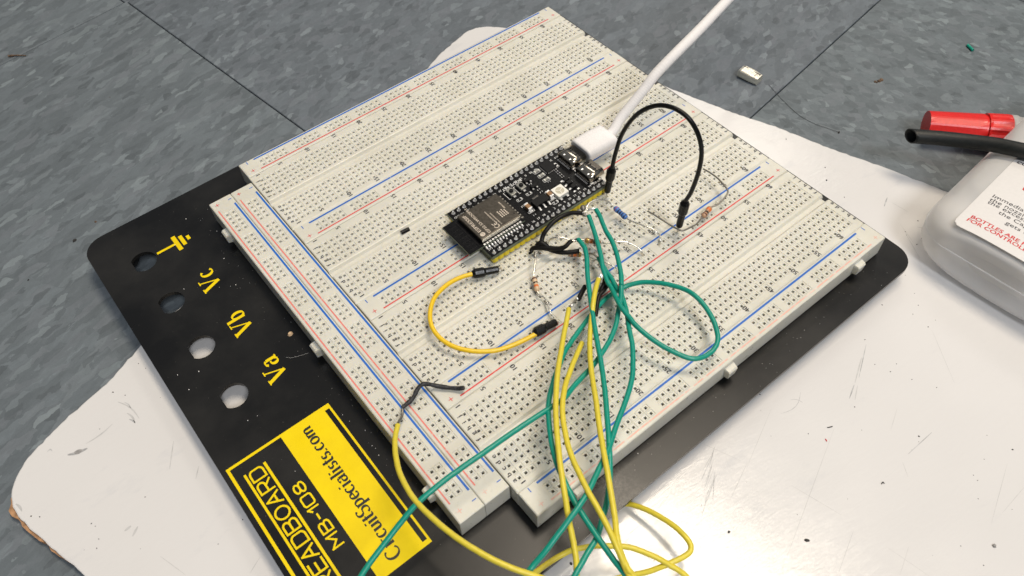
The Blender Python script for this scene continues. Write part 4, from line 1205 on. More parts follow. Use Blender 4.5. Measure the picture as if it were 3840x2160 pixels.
# A: nearest the yellow ones, from the lower joint straight down
wire('green_wire', 'green wire starting beside the gold-ended resistor, leftmost of the four where they start', 'wire',
     [(71.52,-110.01,7.50), (70.98,-112.30,8.00), (70.28,-114.92,8.00), (68.09,-118.22,8.00), (63.92,-123.22,8.00), (58.13,-130.79,8.50), (53.43,-137.36,9.00), (46.93,-146.52,10.00), (41.46,-154.51,11.00), (36.85,-160.80,12.00), (31.68,-167.35,13.00), (25.79,-174.56,14.00), (20.12,-181.30,14.00), (16.08,-185.76,13.00), (11.59,-189.66,12.00), (7.67,-192.38,11.00), (2.64,-195.26,10.00), (-2.51,-196.93,10.00), (-8.74,-199.12,10.00), (-17.54,-202.81,12.00)],
     GR, 'green', (('bare_copper', [(70.68,-109.14,7.00), (71.38,-109.51,7.40), (71.73,-110.03,7.60)], 0.42, 'lead_dull'),), GG)
# B: loops to the right and comes back
wire('green_wire', 'green wire that swings out to the right in a wide loop over the breadboard', 'wire',
     [(81.67,-104.35,8.00), (78.97,-109.64,8.00), (75.50,-115.73,8.00), (72.33,-121.02,8.00), (68.91,-125.90,8.00), (66.21,-131.20,8.00), (65.66,-133.43,8.00), (63.53,-137.89,9.00), (61.55,-142.32,10.00), (60.79,-146.49,10.00), (60.00,-151.81,10.00), (60.94,-158.20,9.00), (62.66,-163.83,8.00), (65.25,-168.90,7.00), (67.42,-171.28,6.50), (70.87,-172.46,6.00), (74.85,-172.50,6.00), (78.56,-170.69,6.50), (82.07,-165.88,7.00), (84.36,-159.49,7.50), (84.75,-154.18,8.00), (84.43,-149.14,7.00), (81.84,-143.29,6.00), (78.37,-137.97,4.50), (74.12,-134.62,3.20), (69.20,-133.20,2.50), (62.78,-133.39,2.50), (55.37,-135.39,3.50), (48.45,-138.00,5.00), (41.47,-140.57,6.00), (36.35,-142.80,7.00), (31.21,-146.13,8.00), (26.07,-149.55,9.00), (19.03,-155.42,11.00), (12.92,-163.24,13.00), (8.06,-171.33,14.00), (5.33,-179.00,14.00), (3.84,-185.80,13.00), (2.89,-193.77,12.00), (2.21,-201.23,11.00), (1.92,-207.83,10.00), (0.93,-215.88,10.00)],
     GR, 'green', (('bare_copper', [(81.42,-102.08,7.00), (81.45,-102.97,7.50), (81.47,-104.00,8.00)], 0.45, 'solder'),), GG)
# C: rightmost at the top, crosses over and runs out at the lower left
wire('green_wire', 'green wire, rightmost at the soldered joint, that crosses down-left over the yellow label', 'wire',
     [(85.12,-104.36,9.00), (83.80,-108.18,9.00), (80.87,-113.80,9.50), (78.80,-119.12,10.00), (76.08,-124.75,10.00), (73.31,-128.90,10.50), (70.38,-133.14,10.50), (67.51,-136.32,10.50), (70.39,-133.19,10.50), (67.06,-136.83,10.00), (63.72,-140.03,8.00), (61.35,-141.79,6.50), (57.36,-144.96,6.00), (52.00,-148.03,6.00), (45.22,-150.86,7.00), (38.49,-153.16,8.00), (30.89,-154.75,9.00), (23.89,-157.08,11.00), (17.45,-157.16,12.00), (4.44,-156.78,13.00), (-7.87,-156.83,14.00), (-16.24,-156.55,14.00), (-23.32,-156.67,14.00), (-30.44,-156.86,13.00), (-37.30,-157.89,11.00), (-45.95,-159.75,9.00), (-53.20,-161.99,8.00), (-59.55,-165.05,7.00)],
     GR, 'green', (('bare_copper', [(83.20,-101.95,8.00), (83.69,-103.00,9.00), (85.06,-103.85,9.20)], 0.5, 'solder'),), GG)
# D: lowest start
wire('green_wire', 'green wire starting at the lowest black sleeve, right of the orange-banded resistor', 'wire',
     [(72.15,-120.33,6.00), (71.03,-123.04,6.50), (69.57,-126.97,7.00), (68.29,-131.33,7.50), (66.58,-135.96,8.00), (67.41,-135.14,7.50), (66.54,-138.06,7.00), (64.60,-141.63,7.00), (61.82,-145.54,8.00), (58.31,-150.03,8.50), (54.17,-155.72,9.00), (49.01,-161.28,10.00), (43.82,-165.86,11.00), (36.80,-170.31,12.00), (28.77,-174.70,13.00), (21.64,-179.11,14.50), (15.10,-182.24,15.50), (7.90,-185.49,16.00), (1.57,-187.41,16.00), (-4.49,-188.65,15.00), (-11.09,-189.81,13.00), (-17.03,-190.53,11.00), (-23.78,-191.79,10.00)],
     GR, 'green', (('bare_copper', [(70.85,-115.61,5.00), (71.70,-117.14,6.00), (71.88,-118.54,6.20), (71.90,-119.91,6.00)], 0.4, 'lead_dull'),), GG)
YG = 'yellow wires running off the near side of the breadboard'
wire('yellow_wire', 'yellow wire soldered on at the short black sleeve over the 25 mark, running straight down', 'wire',
     [(49.54,-130.05,6.00), (46.68,-132.69,7.00), (42.84,-135.94,8.00), (36.73,-141.30,10.00), (30.23,-147.20,12.00), (24.60,-152.72,14.00), (19.32,-158.50,15.00), (13.51,-165.69,16.00), (8.25,-172.99,16.50), (3.18,-180.86,16.00), (-0.35,-186.78,14.00), (-3.05,-191.75,12.00), (-5.45,-195.92,10.00), (-8.10,-199.24,9.00), (-12.65,-203.66,8.00)],
     GR*1.02, 'yellow', (), YG)
wire('yellow_wire', 'yellow wire with the loose tinned tip, starting near the 15 mark', 'wire',
     [(44.39,-142.71,5.00), (40.92,-144.80,6.00), (36.24,-147.75,8.00), (30.59,-151.59,10.00), (26.55,-154.60,12.00), (20.92,-159.70,14.00), (16.11,-166.08,15.00), (11.55,-174.36,16.00), (8.18,-184.02,17.00), (6.28,-191.79,17.00), (4.95,-197.80,16.00), (3.63,-202.77,14.00), (2.76,-206.21,12.00), (2.33,-208.56,11.00), (0.50,-213.36,10.00)],
     GR*1.02, 'yellow', (('tinned_tip', [(44.39,-142.71,5.00), (46.61,-141.12,4.00), (49.29,-139.53,2.60), (50.29,-138.66,2.00)], 0.42, 'solder'),), YG)
wire('yellow_wire', 'yellow wire hooked over the shiny round solder bead, rightmost of the three', 'wire',
     [(65.37,-127.61,7.00), (61.35,-130.57,8.50), (56.43,-134.66,9.50), (52.71,-138.16,9.00), (47.66,-142.91,9.00), (43.86,-146.85,9.50), (38.38,-153.21,11.00), (33.60,-159.46,13.00), (28.66,-166.26,15.00), (23.72,-173.05,16.00), (18.18,-180.97,17.00), (12.97,-188.96,17.00), (9.02,-194.99,16.00), (6.31,-198.93,15.00), (4.09,-203.16,13.00), (2.96,-207.28,12.00), (3.01,-209.12,11.00), (1.57,-214.24,10.00)],
     GR*1.02, 'yellow', (('hooked_tip', [(64.92,-127.98,7.00), (65.73,-127.38,7.60), (66.58,-127.44,8.00), (67.43,-127.60,7.00)], 0.55, 'solder'),), YG)
wire('yellow_wire', 'yellow wire hanging from the scuffed black sleeve and sweeping over the black plate', 'wire',
     [(-19.47,-128.49,4.50), (-22.52,-132.21,6.00), (-25.33,-136.82,8.00), (-27.87,-142.51,10.00), (-29.65,-149.33,12.00), (-30.17,-156.59,13.50), (-29.37,-165.36,15.00), (-27.50,-173.99,16.00), (-24.59,-181.88,16.00), (-21.37,-187.93,15.00), (-17.12,-193.72,13.00), (-12.66,-200.36,11.00)],
     GR*1.0, 'yellow', (('bare_copper', [(-14.73,-123.59,2.50), (-15.55,-124.74,2.20), (-16.50,-125.78,2.40), (-17.91,-126.83,3.20), (-18.90,-127.85,4.20)], 0.42, 'lead_dull'),), YG)
wire('yellow_wire', 'yellow wire looping low over the white panel beyond the plate edge', 'wire',
     [(22.66,-185.99,-15.50), (24.06,-187.10,-15.00), (25.62,-190.16,-13.50), (27.16,-194.99,-11.50), (28.27,-201.29,-9.50), (28.33,-206.36,-8.00), (27.93,-209.69,-8.00), (26.46,-211.25,-8.00), (23.83,-211.30,-8.00), (19.14,-210.05,-8.00), (13.91,-208.06,-9.00), (8.63,-205.22,-10.00), (4.40,-202.98,-10.00)],
     GR*1.0, 'yellow', (), YG)
wire('yellow_wire', 'yellow wire arching from the near plate corner across the white panel', 'wire',
     [(-14.58,-187.31,-7.00), (-12.43,-187.67,-6.50), (-8.92,-188.06,-6.00), (-4.14,-188.93,-5.50), (-0.04,-190.31,-5.00), (4.60,-193.02,-5.00), (8.75,-196.28,-5.00), (11.79,-199.18,-5.00), (14.39,-202.59,-5.50), (16.53,-206.45,-6.00), (18.34,-209.87,-7.50), (20.00,-213.18,-9.00), (20.75,-215.53,-10.00), (20.92,-219.01,-11.00)],
     GR*1.0, 'yellow', (), YG)

# heat shrink sleeves and joints
def sleeve(label, pts, r, key='shrink', per=6, rf=None, name='heat_shrink_sleeve'):
    P = spline(pts, per); mb = MB(); rr = r if not rf else [rf(i/(len(P)-1)) for i in range(len(P))]
    mb.tube(P, rr, key, 12); o = mb.build(name); return tag(o, label, 'sleeve', 'black heat shrink sleeves')
t_ = sleeve('long curved black heat shrink sleeve arching away from the yellow header', [(80.87,-101.35,7.50), (79.42,-100.43,8.00), (77.46,-99.50,8.50), (74.83,-99.11,9.00), (71.79,-98.75,9.00), (68.37,-98.86,8.50), (65.61,-99.21,7.50), (63.60,-99.63,6.00), (61.87,-100.83,4.50)], 0.84)
t_ = sleeve('black heat shrink sleeve rising to the top of the first green wire', [(57.59,-100.06,2.20), (58.83,-99.82,3.00), (60.43,-101.86,4.00), (62.43,-104.38,4.40), (65.02,-107.37,5.00), (66.62,-108.60,6.00), (68.44,-108.62,6.80), (69.64,-108.66,7.00)], 0.92, rf=lambda t: 0.78+0.18*math.sin(math.pi*min(1, t*1.3)))
sleeve('flared black heat shrink sleeve folded over the bend beside the header', [(59.72,-100.26,4.20), (60.59,-100.69,4.90), (61.47,-101.36,5.20), (62.20,-102.70,5.00), (62.71,-104.04,4.60)], 1.0, rf=lambda t: 0.55+0.55*math.sin(math.pi*t))
sleeve('lower black heat shrink sleeve with a cut end pointing at the green wires', [(62.70,-103.58,3.20), (63.61,-105.91,3.40), (64.66,-107.81,3.60), (66.28,-109.53,3.80), (68.16,-110.94,4.00), (70.18,-112.20,4.20)], 0.86)
sleeve('short black sleeve leading to the left yellow wire', [(61.15,-125.50,4.00), (58.74,-126.77,4.50), (55.16,-128.63,5.00)], 0.88)
sleeve('curled black sleeve under the shiny solder bead', [(67.65,-127.85,6.80), (66.88,-129.03,6.50), (65.77,-129.79,5.60), (64.20,-130.31,4.60), (63.19,-130.62,4.00)], 0.72)
sleeve('black sleeve bending down past the shiny bead towards the 25 mark', [(67.88,-129.95,4.20), (64.74,-131.38,5.00), (62.33,-131.90,5.00), (60.57,-132.81,4.60), (58.73,-134.35,4.00), (56.07,-136.62,3.00)], 0.74)
sleeve('scuffed grey-black sleeve bent across the near end of the side power strips', [(4.90,-129.96,2.20), (3.48,-128.36,1.40), (1.36,-126.17,1.30), (-1.13,-123.52,1.60), (-2.81,-121.92,2.40), (-4.12,-121.25,3.20), (-5.41,-120.85,3.40), (-7.25,-121.03,2.60), (-8.96,-121.95,2.20), (-10.73,-122.60,2.00), (-12.57,-122.79,2.00), (-14.45,-123.10,2.20)], 0.9, 'shrink_worn', rf=lambda t: 0.72+0.06*math.sin(t*31)+0.03*math.sin(t*67))
def bead(label, p, q, r, key='solder'):
    mb = MB(); mb.lathe(p, q, [(0, 0.25*r), (0.12, 0.7*r), (0.35, r), (0.65, 0.92*r), (0.88, 0.6*r), (1, 0.2*r)], key, 12); o = mb.build('solder_joint'); return tag(o, label, 'solder joint', 'solder joints on the loose wires')
bead('shiny round solder bead where the right yellow wire hooks over', (65.64,-127.35,7.40), (67.30,-128.28,7.40), 1.0)
bead('upper of two solder beads on the black sleeve of the left yellow wire', (54.40,-128.41,5.20), (55.58,-128.03,5.20), 0.62)
bead('lower of two solder beads, touching the left yellow wire', (50.69,-129.73,5.80), (52.40,-129.28,5.60), 0.6)
mb = MB(); mb.tube(spline([(50.27,-129.78,6.00), (51.97,-129.22,5.80), (53.62,-128.64,5.40), (55.19,-128.16,5.20)], 4), 0.4, 'lead_dull', 8); tag(mb.build('twisted_strands'), 'short twisted wire strands between the solder beads of the left yellow wire', 'wire strands')
bead('dull solder lump at the top of the long curved sleeve', (83.00,-99.37,8.60), (81.63,-101.42,8.20), 1.05, 'lead_dull')
bead('small dull solder lump under the blue resistor lead, above the second green wire', (81.32,-100.86,7.00), (81.33,-103.36,7.20), 0.8, 'lead_dull')
mb = MB(); mb.tube(spline([(57.00,-99.76,1.40), (57.57,-100.09,2.00), (58.26,-100.25,2.60)], 4), 0.5, 'shrink', 8); tag(mb.build('sleeve_tip'), 'cut tip of the black sleeve near the beige resistor', 'sleeve')

# ------------------------------------------------------------------ resistors
def resistor(label, a, b, body, bands, leads, r=1.0, lead_key='lead', metal=False):
    a, b = Vector(a), Vector(b)
    t = thing('resistor', label, 'resistor', tuple((a+b)/2), 'loose resistors on the breadboard')
    prof = [(0, 0.35), (0.04, 0.72), (0.12, 0.98), (0.22, 1.0), (0.32, 0.9), (0.42, 0.80), (0.58, 0.80), (0.68, 0.9), (0.78, 1.0), (0.88, 0.98), (0.96, 0.72), (1, 0.35)]
    mb = MB(); mb.lathe(a, b, [(t_, q*r) for t_, q in prof], body, 18); mb.build('body', t)
    def rad(x):
        for (t0, r0), (t1, r1) in zip(prof, prof[1:]):
            if t0 <= x <= t1: return (r0+(r1-r0)*(x-t0)/(t1-t0))*r
        return r
    for t0, t1, key in bands:
        mb = MB(); n = 4
        mb.lathe(a, b, [(t0+(t1-t0)*i/n, rad(t0+(t1-t0)*i/n)+0.02) for i in range(n+1)], key, 18, caps=False)
        mb.build('colour_band', t)
    for pts in leads:
        mb = MB(); mb.tube(spline(pts, 7), 0.33, lead_key, 8); mb.build('wire_lead', t)
    return t
resistor('blue metal-film resistor with dark bands right of the yellow header', (94.00,-105.09,4.50), (94.06,-111.79,4.00), 'r_blue',
         [(0.16, 0.20, 'b_red'), (0.34, 0.42, 'b_navy'), (0.50, 0.58, 'b_navy'), (0.66, 0.72, 'b_navy'), (0.84, 0.90, 'b_navy')],
         [[(94.02,-105.19,4.50), (93.62,-103.37,5.50), (92.20,-102.39,7.00), (89.60,-101.29,8.50), (87.19,-100.56,9.00), (85.02,-100.58,9.00), (83.66,-101.03,8.80), (82.42,-102.09,8.20), (80.69,-101.41,7.80)],
          [(94.04,-111.69,4.00), (94.44,-114.38,4.20), (95.11,-116.61,4.50), (96.12,-119.58,4.80), (97.31,-122.70,4.50), (97.97,-124.47,3.40), (98.79,-124.70,2.00), (97.85,-126.02,0.90), (96.84,-126.24,-1.00)]], 1.12)
resistor('gold-ended resistor with orange and black bands behind the green wires', (75.10,-109.62,4.00), (78.81,-114.34,4.00), 'r_brown',
         [(0.0, 0.26, 'b_gold'), (0.36, 0.50, 'b_orange'), (0.55, 0.68, 'b_black')],
         [[(75.16,-109.67,4.00), (74.17,-108.65,4.00), (72.07,-107.68,4.00), (70.52,-105.83,4.50), (69.21,-104.19,5.00), (67.59,-102.68,5.00), (66.56,-101.46,4.20), (65.80,-100.90,2.80), (65.15,-100.55,1.00), (65.10,-100.24,-0.50)],
          [(78.72,-114.20,4.00), (79.94,-115.43,4.00), (81.89,-116.77,4.20), (83.70,-118.25,4.40), (85.91,-120.04,4.20), (86.93,-121.32,3.60), (88.34,-123.95,2.60), (88.62,-125.75,1.40), (88.88,-126.47,-0.80)]], 1.05)
resistor('red-brown resistor half hidden under the lower black sleeve', (67.59,-109.53,1.90), (70.82,-112.99,2.20), 'r_brown',
         [(0.22, 0.32, 'b_black'), (0.38, 0.62, 'b_orange'), (0.80, 0.98, 'b_gold')],
         [[(70.70,-112.89,2.20), (71.29,-113.87,2.40), (71.78,-115.64,2.80), (72.07,-117.62,3.20), (72.84,-119.53,3.40), (74.08,-121.83,3.60), (74.92,-123.89,3.40), (75.66,-125.19,2.80), (76.09,-125.87,1.60), (76.15,-126.05,-0.80)],
          [(67.71,-109.63,1.90), (66.81,-108.98,2.00), (66.22,-108.22,2.00)]], 1.0)
resistor('beige resistor hanging upright between the black sleeve and the yellow jumper', (50.63,-110.16,3.00), (48.01,-115.43,2.20), 'r_tan',
         [(0.10, 0.20, 'b_brown'), (0.38, 0.46, 'b_black'), (0.58, 0.72, 'b_orange')],
         [[(50.52,-110.30,3.00), (51.31,-109.28,3.40), (53.52,-107.21,4.00), (55.85,-104.85,4.40), (58.26,-102.24,4.20)],
          [(48.05,-115.31,2.20), (47.65,-116.45,2.00), (47.97,-118.22,2.00), (47.92,-119.72,2.20), (46.93,-122.18,2.40), (45.71,-124.82,2.40), (45.34,-126.32,1.20), (45.05,-127.16,0.40)]], 1.0)
resistor('orange-brown resistor with long bent leads right of the black jumper', (122.92,-127.14,2.40), (117.02,-128.68,2.40), 'r_brown',
         [(0.20, 0.38, 'b_orange'), (0.50, 0.62, 'b_black'), (0.74, 0.82, 'b_brown')],
         [[(122.81,-127.16,2.40), (123.78,-127.55,2.60), (125.01,-128.04,2.80), (127.15,-128.20,3.20), (129.64,-127.95,4.00), (131.54,-127.32,4.60), (132.33,-126.23,5.00), (133.42,-122.59,5.00), (134.17,-119.13,4.80), (134.41,-115.29,4.40), (134.34,-112.40,4.00)],
          [(117.11,-128.65,2.40), (114.95,-129.14,2.60), (112.08,-129.84,3.00), (108.91,-129.73,3.40), (106.17,-129.51,3.80), (104.90,-128.76,4.00), (104.21,-126.89,4.20), (103.49,-123.62,4.40), (102.92,-118.49,4.40), (102.40,-114.26,4.20)]], 1.05, 'lead_dull')
# two cut lead stubs standing in the strip
for k, (a, b, lab) in enumerate((((58.42,-101.18,2.60), (58.13,-101.14,-0.60), 'thin grey lead stub left of the bent black sleeve'), ((59.60,-101.97,2.40), (60.93,-101.02,-0.80), 'short grey lead stub just right of the first stub'))):
    mb = MB(); mb.tube([a, b], 0.3, 'lead_dull', 8); tag(mb.build('cut_lead'), lab, 'wire stub', 'cut lead stubs under the black sleeve')

# ------------------------------------------------------------------ jumper leads with moulded plugs
def plug(t, top, bot, pin_pts):
    top, bot = Vector(top), Vector(bot)
    mb = MB(); mb.lathe(top, bot, [(0.0, 0.95), (0.02, 1.15), (0.10, 1.72), (0.12, 1.78), (0.44, 1.78), (0.50, 1.36), (0.52, 1.30), (0.97, 1.28), (1.0, 1.1)], 'black_wire', 10, smooth=False)
    mb.build('plug_housing', t)
    mb = MB(); mb.tube(pin_pts, 0.32, 'lead', 8); mb.build('plug_pin', t)
bj = thing('black_jumper', 'black jumper lead standing in a tall arch beside the microcontroller board', 'jumper wire', (98.4, -96.4, 0))
mb = MB(); mb.tube(spline([(98.72, -97.7, 15.4), (98.73, -97.85, 18), (98.89, -98.5, 24.4), (99.4, -100.4, 34.9), (100.5, -104.7, 45.3), (102.1, -110.6, 52.2), (103.6, -116.7, 54.8), (105.1, -122.5, 53.6), (106.2, -126.8, 49.1), (106.9, -129.2, 42.6), (107.0, -129.7, 33.8), (106.75, -128.7, 23.5), (106.4, -127.4, 18.0), (106.35, -127.2, 16.8)], 8), 0.80, 'black_wire', 12)
mb.build('insulation', bj)
plug(bj, (98.7, -97.65, 16.6), (98.4, -96.55, 3.2), [(98.4, -96.55, 3.4), (98.35, -96.35, -2)])
plug(bj, (106.4, -127.3, 17.6), (106.25, -126.8, 3.6), [(106.25, -126.8, 3.8), (106.2, -126.5, -2)])
yj = thing('yellow_jumper', 'deep yellow jumper lead with black plugs lying in a C shape on the breadboard', 'jumper wire', (15.80,-97.49,-0.00))
P = spline([(35.41,-95.17,2.80), (33.45,-94.42,3.00), (30.45,-93.77,3.40), (25.94,-93.65,4.00), (21.28,-94.65,4.60), (17.27,-96.37,5.00), (13.86,-99.18,5.20), (11.17,-102.68,5.20), (9.73,-106.24,5.00), (9.47,-109.99,4.60), (10.26,-113.75,4.20), (11.99,-117.32,3.80), (14.55,-120.47,3.40), (17.53,-123.05,3.00), (21.68,-125.58,2.60), (26.56,-127.24,2.40), (31.42,-128.28,2.40), (36.03,-128.99,2.60)], 7)
mb = MB(); mb.tube(P, 0.82, 'yellow_deep', 12); mb.build('insulation', yj)
plug(yj, (34.69,-94.70,2.70), (43.64,-98.75,2.20), [(43.35,-98.58,2.20), (44.74,-98.71,1.80), (45.88,-98.39,-1.00)])
plug(yj, (35.42,-128.33,2.60), (44.57,-129.44,2.20), [(44.29,-129.49,2.20), (45.10,-129.53,1.40), (45.56,-129.31,-0.50)])

# short clipping lying in the channel
mb = MB(); mb.tube([(27.47,-59.36,-0.60), (30.91,-59.67,-0.60)], 0.8, 'shrink', 10); tag(mb.build('sleeve_clipping'), 'tiny black sleeve clipping lying alone on the breadboard channel left of the circuit board', 'clipping')

# ------------------------------------------------------------------ white USB lead
uc_ = thing('usb_cable', 'white braided USB cable plugged into the microcontroller board', 'cable', (110, -76.5, 3))
m_ = MB(); yc, zc = -76.0, 6.7
def rr_ring(x, hw, hh, r=None, dy=0, dz_=0):
    r = hh*0.78 if r is None else r
    return [(x, yc+dy+a*0.95, zc+dz_+b*0.93) for a, b in rrect(-hw, hw, -hh, hh, r, 5)]
m_.loft([rr_ring(102.5, 5.4, 2.5), rr_ring(102.55, 5.6, 2.65), rr_ring(102.75, 5.95, 3.0), rr_ring(103.1, 6.13, 3.17), rr_ring(103.3, 6.15, 3.2), rr_ring(103.6, 6.15, 3.2), rr_ring(110, 6.2, 3.22, dy=-0.1), rr_ring(115.8, 6.15, 3.2, dy=-0.5), rr_ring(116.3, 6.15, 3.2, dy=-0.52), rr_ring(116.6, 6.1, 3.15, dy=-0.55), rr_ring(117.0, 5.85, 2.95, dy=-0.6), rr_ring(117.25, 5.4, 2.5, dy=-0.6), rr_ring(117.3, 4.6, 2.2, dy=-0.6)], 'white_plastic', smooth=True)
m_.build('plug_body', uc_)
m_ = MB(); m_.loft([rr_ring(98.5, 4.1, 1.1), rr_ring(102.6, 4.1, 1.1)], 'shell', smooth=True); m_.build('plug_tip', uc_)
P = spline([(116.6, -76.6, 6.9), (119.5, -76.5, 7.4), (124.61,-75.15,10.00), (131.00,-74.85,14.00), (137.17,-74.74,18.00), (143.63,-74.30,22.00), (154.74,-73.64,26.00), (170.95,-70.81,28.00), (193.20,-65.33,29.00), (220.31,-57.88,29.00), (253.82,-48.93,28.00)], 26)
nP = len(P); SEGS = 28
def braid(i, k, rr):
    a = 2*math.pi*k/SEGS
    q = math.sin(a*7+i*0.9)*math.sin(a*7-i*0.9)
    return rr + 0.07*q
m_ = MB(); m_.tube(P, [1.75 if i < 3 else 2.05 for i in range(nP)], 'braid', SEGS, rfun=braid); m_.build('braided_sheath', uc_)

# ------------------------------------------------------------------ loose things on the floor
# metal shell
sh_ = thing('metal_plug_shell', 'small shiny metal connector shell with a slit, lying on the floor tiles', 'connector shell', (218.86,-69.27,-21.00))
a = Vector((216.02,-65.93,-19.20)); b = Vector((217.12,-74.66,-19.20))
ax = (b-a); Lg = ax.length; ax.normalize(); sd = Vector((-ax.y, ax.x, 0))
m_ = MB(); rings = []
ctr = (a+b)/2; ctr.z = -ZF
def srec(t, hw, hh, top):
    c = a + ax*(Lg*t); out = []
    for s_, h_ in rrect(-hw, hw, 0, 0+hh, min(hw, hh)*0.42, 4):
        out.append((c.x+sd.x*s_, c.y+sd.y*s_, -ZF+0.05+h_))
    return out
for t, hw, hh in ((-0.12, 2.9, 3.9), (0.0, 3.1, 4.2), (0.55, 3.1, 4.2), (0.80, 2.75, 4.0), (1.05, 2.5, 3.8)): rings.append(srec(t, hw, hh, 0))
m_.loft(rings, 'nickel', smooth=False); m_.build('shell', sh_)
m_ = MB()
for t0, t1 in ((-0.08, 1.0),):
    c0 = a+ax*(Lg*t0)+sd*1.25; c1 = a+ax*(Lg*t1)+sd*1.0; w2 = 0.22
    m_.add([(c0.x-sd.x*w2, c0.y-sd.y*w2, -ZF+4.27), (c1.x-sd.x*w2, c1.y-sd.y*w2, -ZF+4.20), (c1.x+sd.x*w2, c1.y+sd.y*w2, -ZF+4.20), (c0.x+sd.x*w2, c0.y+sd.y*w2, -ZF+4.27)], [(0, 1, 2, 3)], 'lead_dull')
c0 = a+ax*(Lg*0.80); m_.add([(c0.x+sd.x*s_+ax.x*e_, c0.y+sd.y*s_+ax.y*e_, -ZF+4.28) for s_, e_ in ((-2.0, -0.12), (1.0, -0.12), (1.0, 0.12), (-2.0, 0.12))], [(0, 1, 2, 3)], 'lead_dull')
m_.build('slit', sh_)
m_ = MB(); m_.tube([(314.13,-122.27,-20.70), (312.39,-126.24,-20.70)], 0.75, 'green', 10); tag(m_.build('wire_offcut'), 'tiny green wire offcut on the floor near the top right', 'offcut')
p = (260.76,-110.31,-21.25)
mb = MB()
for k in range(9): blob(mb, (p[0]+RND.uniform(-2.2, 2.2), p[1]+RND.uniform(-1.6, 1.6), -ZF+0.02), RND.uniform(0.35, 0.9), 'brown_bit', 0.8, 0, 1.3)
tag(mb.build('dirt_crumbs', kind='stuff'), 'patch of brown dirt crumbs on the floor tile at the upper right', 'dirt')
for q, r, key, lab in (((-71.87,42.53,-21.20), 0.75, 'speck', 'small black pellet on the floor left of the breadboard corner'), ((-61.04,47.11,-21.20), 0.5, 'brown_bit', 'small brown flake on the floor above the breadboard corner'), ((-94.03,34.31,-21.20), 0.35, 'speck', 'tiny black dot of grit on the floor tile at the far left')):
    small('floor_crumb', lab, 'crumb', (q[0], q[1], -ZF+0.02), r, key)
q0, q1 = (-52.72,187.86,-21.20), (-45.51,182.41,-21.20)
m_ = MB(); m_.tube(spline([(q0[0], q0[1], -ZF+0.6), ((q0[0]+q1[0])/2, (q0[1]+q1[1])/2+0.6, -ZF+0.5), (q1[0], q1[1], -ZF+0.4)], 4), [0.6]*3+[0.35]*3+[0.25]*3, 'brown_bit', 7); tag(m_.build('dried_leaf_scrap'), 'thin brown dried scrap on the floor at the left edge', 'scrap')
m_ = MB(); m_.tube(spline([(219.85,-79.00,-21.10), (216.05,-90.88,-21.00), (213.75,-102.01,-21.10), (214.44,-110.39,-21.00), (216.31,-116.20,-20.90), (217.96,-121.05,-20.90)], 5), 0.075, 'speck', 5)
tag(m_.build('hair_strand'), 'thin dark hair strand on the floor tiles above the white panel', 'hair')
p = (218.09,-120.59,-20.90); small('hair_knot', 'tiny dark knot at the end of the hair strand', 'fluff', (p[0], p[1], -ZF+0.02), 0.6, 'speck')
p = (-26.68,-65.72,-10.00); small('beige_crumb', 'beige crumb on the black plate beside the side power strip', 'crumb', (p[0], p[1], ZP+0.03), 0.95, 'r_tan', 1.2, 0.4, 0.8)
# white dust flecks on the plate
mb = MB()
for q in ((-33.44,-31.93,-10.00), (-29.21,-17.84,-10.00), (-47.70,-21.54,-10.00), (-25.01,-3.18,-10.00), (-31.54,-32.55,-10.00), (-36.98,-29.60,-10.00), (-65.16,-63.38,-10.00), (-51.57,-87.77,-10.00), (-54.88,-87.27,-10.00), (-51.54,-113.51,-10.00), (-26.37,-115.65,-10.00), (-27.74,-126.05,-10.00), (-29.11,-105.89,-10.00), (-27.61,-121.80,-10.00), (-27.25,-123.31,-10.00), (151.43,-187.16,-10.00), (36.91,-178.70,-10.00), (-65.68,-55.32,-10.00), (-59.30,-58.89,-10.00), (-31.68,11.20,-10.00), (-41.08,1.16,-10.00)):
    blob(mb, (q[0], q[1], ZP+0.02), RND.uniform(0.09, 0.2), 'label', 0.6, RND.uniform(0, 3), RND.uniform(1, 2))
for k in range(90):
    if k % 2: x, y = RND.gauss(-27, 2.6), RND.uniform(-160, 15)
    else: x, y = RND.uniform(-10, 165), RND.gauss(-183, 1.8)
    blob(mb, (x, y, ZP+0.02), RND.uniform(0.05, 0.12), 'speck_grey', 0.6, RND.uniform(0, 3), RND.uniform(1, 2.5))
tag(mb.build('dust_flecks', kind='stuff'), 'pale dust flecks on the black plate', 'dust')
m_ = MB(); m_.tube(spline([(-32.77,-73.34,-9.90), (-31.34,-75.11,-9.80), (-28.71,-76.18,-9.70), (-25.60,-77.26,-9.80)], 5), 0.025, 'label', 5); tag(m_.build('lint_fibre'), 'fine white lint fibre on the black plate by the side power strip', 'fibre')

# ------------------------------------------------------------------ glue bottle
bt = thing('glue_bottle', 'flat translucent white bottle with a printed paper label, lying at the right', 'bottle', (215, -212, -17.8))
BA = math.radians(4.0)
bo = Vector((179.5, -213.5))
cb, sb_ = math.cos(BA), math.sin(BA)
def Bp(u, s_, z): return (bo.x+u*cb-s_*sb_, bo.y+u*sb_+s_*cb, z)
ZC = -5.3; HT = 12.5
def su(p_):
    d = Vector((p_[0]-bo.x, p_[1]-bo.y)); return (d.x*cb+d.y*sb_, -d.x*sb_+d.y*cb)
def bring(u, hw, ht, n=28, pw=3.1):
    out = []
    for i in range(n):
        a_ = 2*math.pi*i/n; c_, s_ = math.cos(a_), math.sin(a_)
        out.append(Bp(u, hw*(abs(c_)**(2/pw))*(1 if c_ > 0 else -1), ZC+ht*(abs(s_)**(2/pw))*(1 if s_ > 0 else -1)))
    return out
m_ = MB(); rings = [bring(2.2, 12, 4.0), bring(0.8, 18, 7.5), bring(0.0, 21.5, 9.2)]
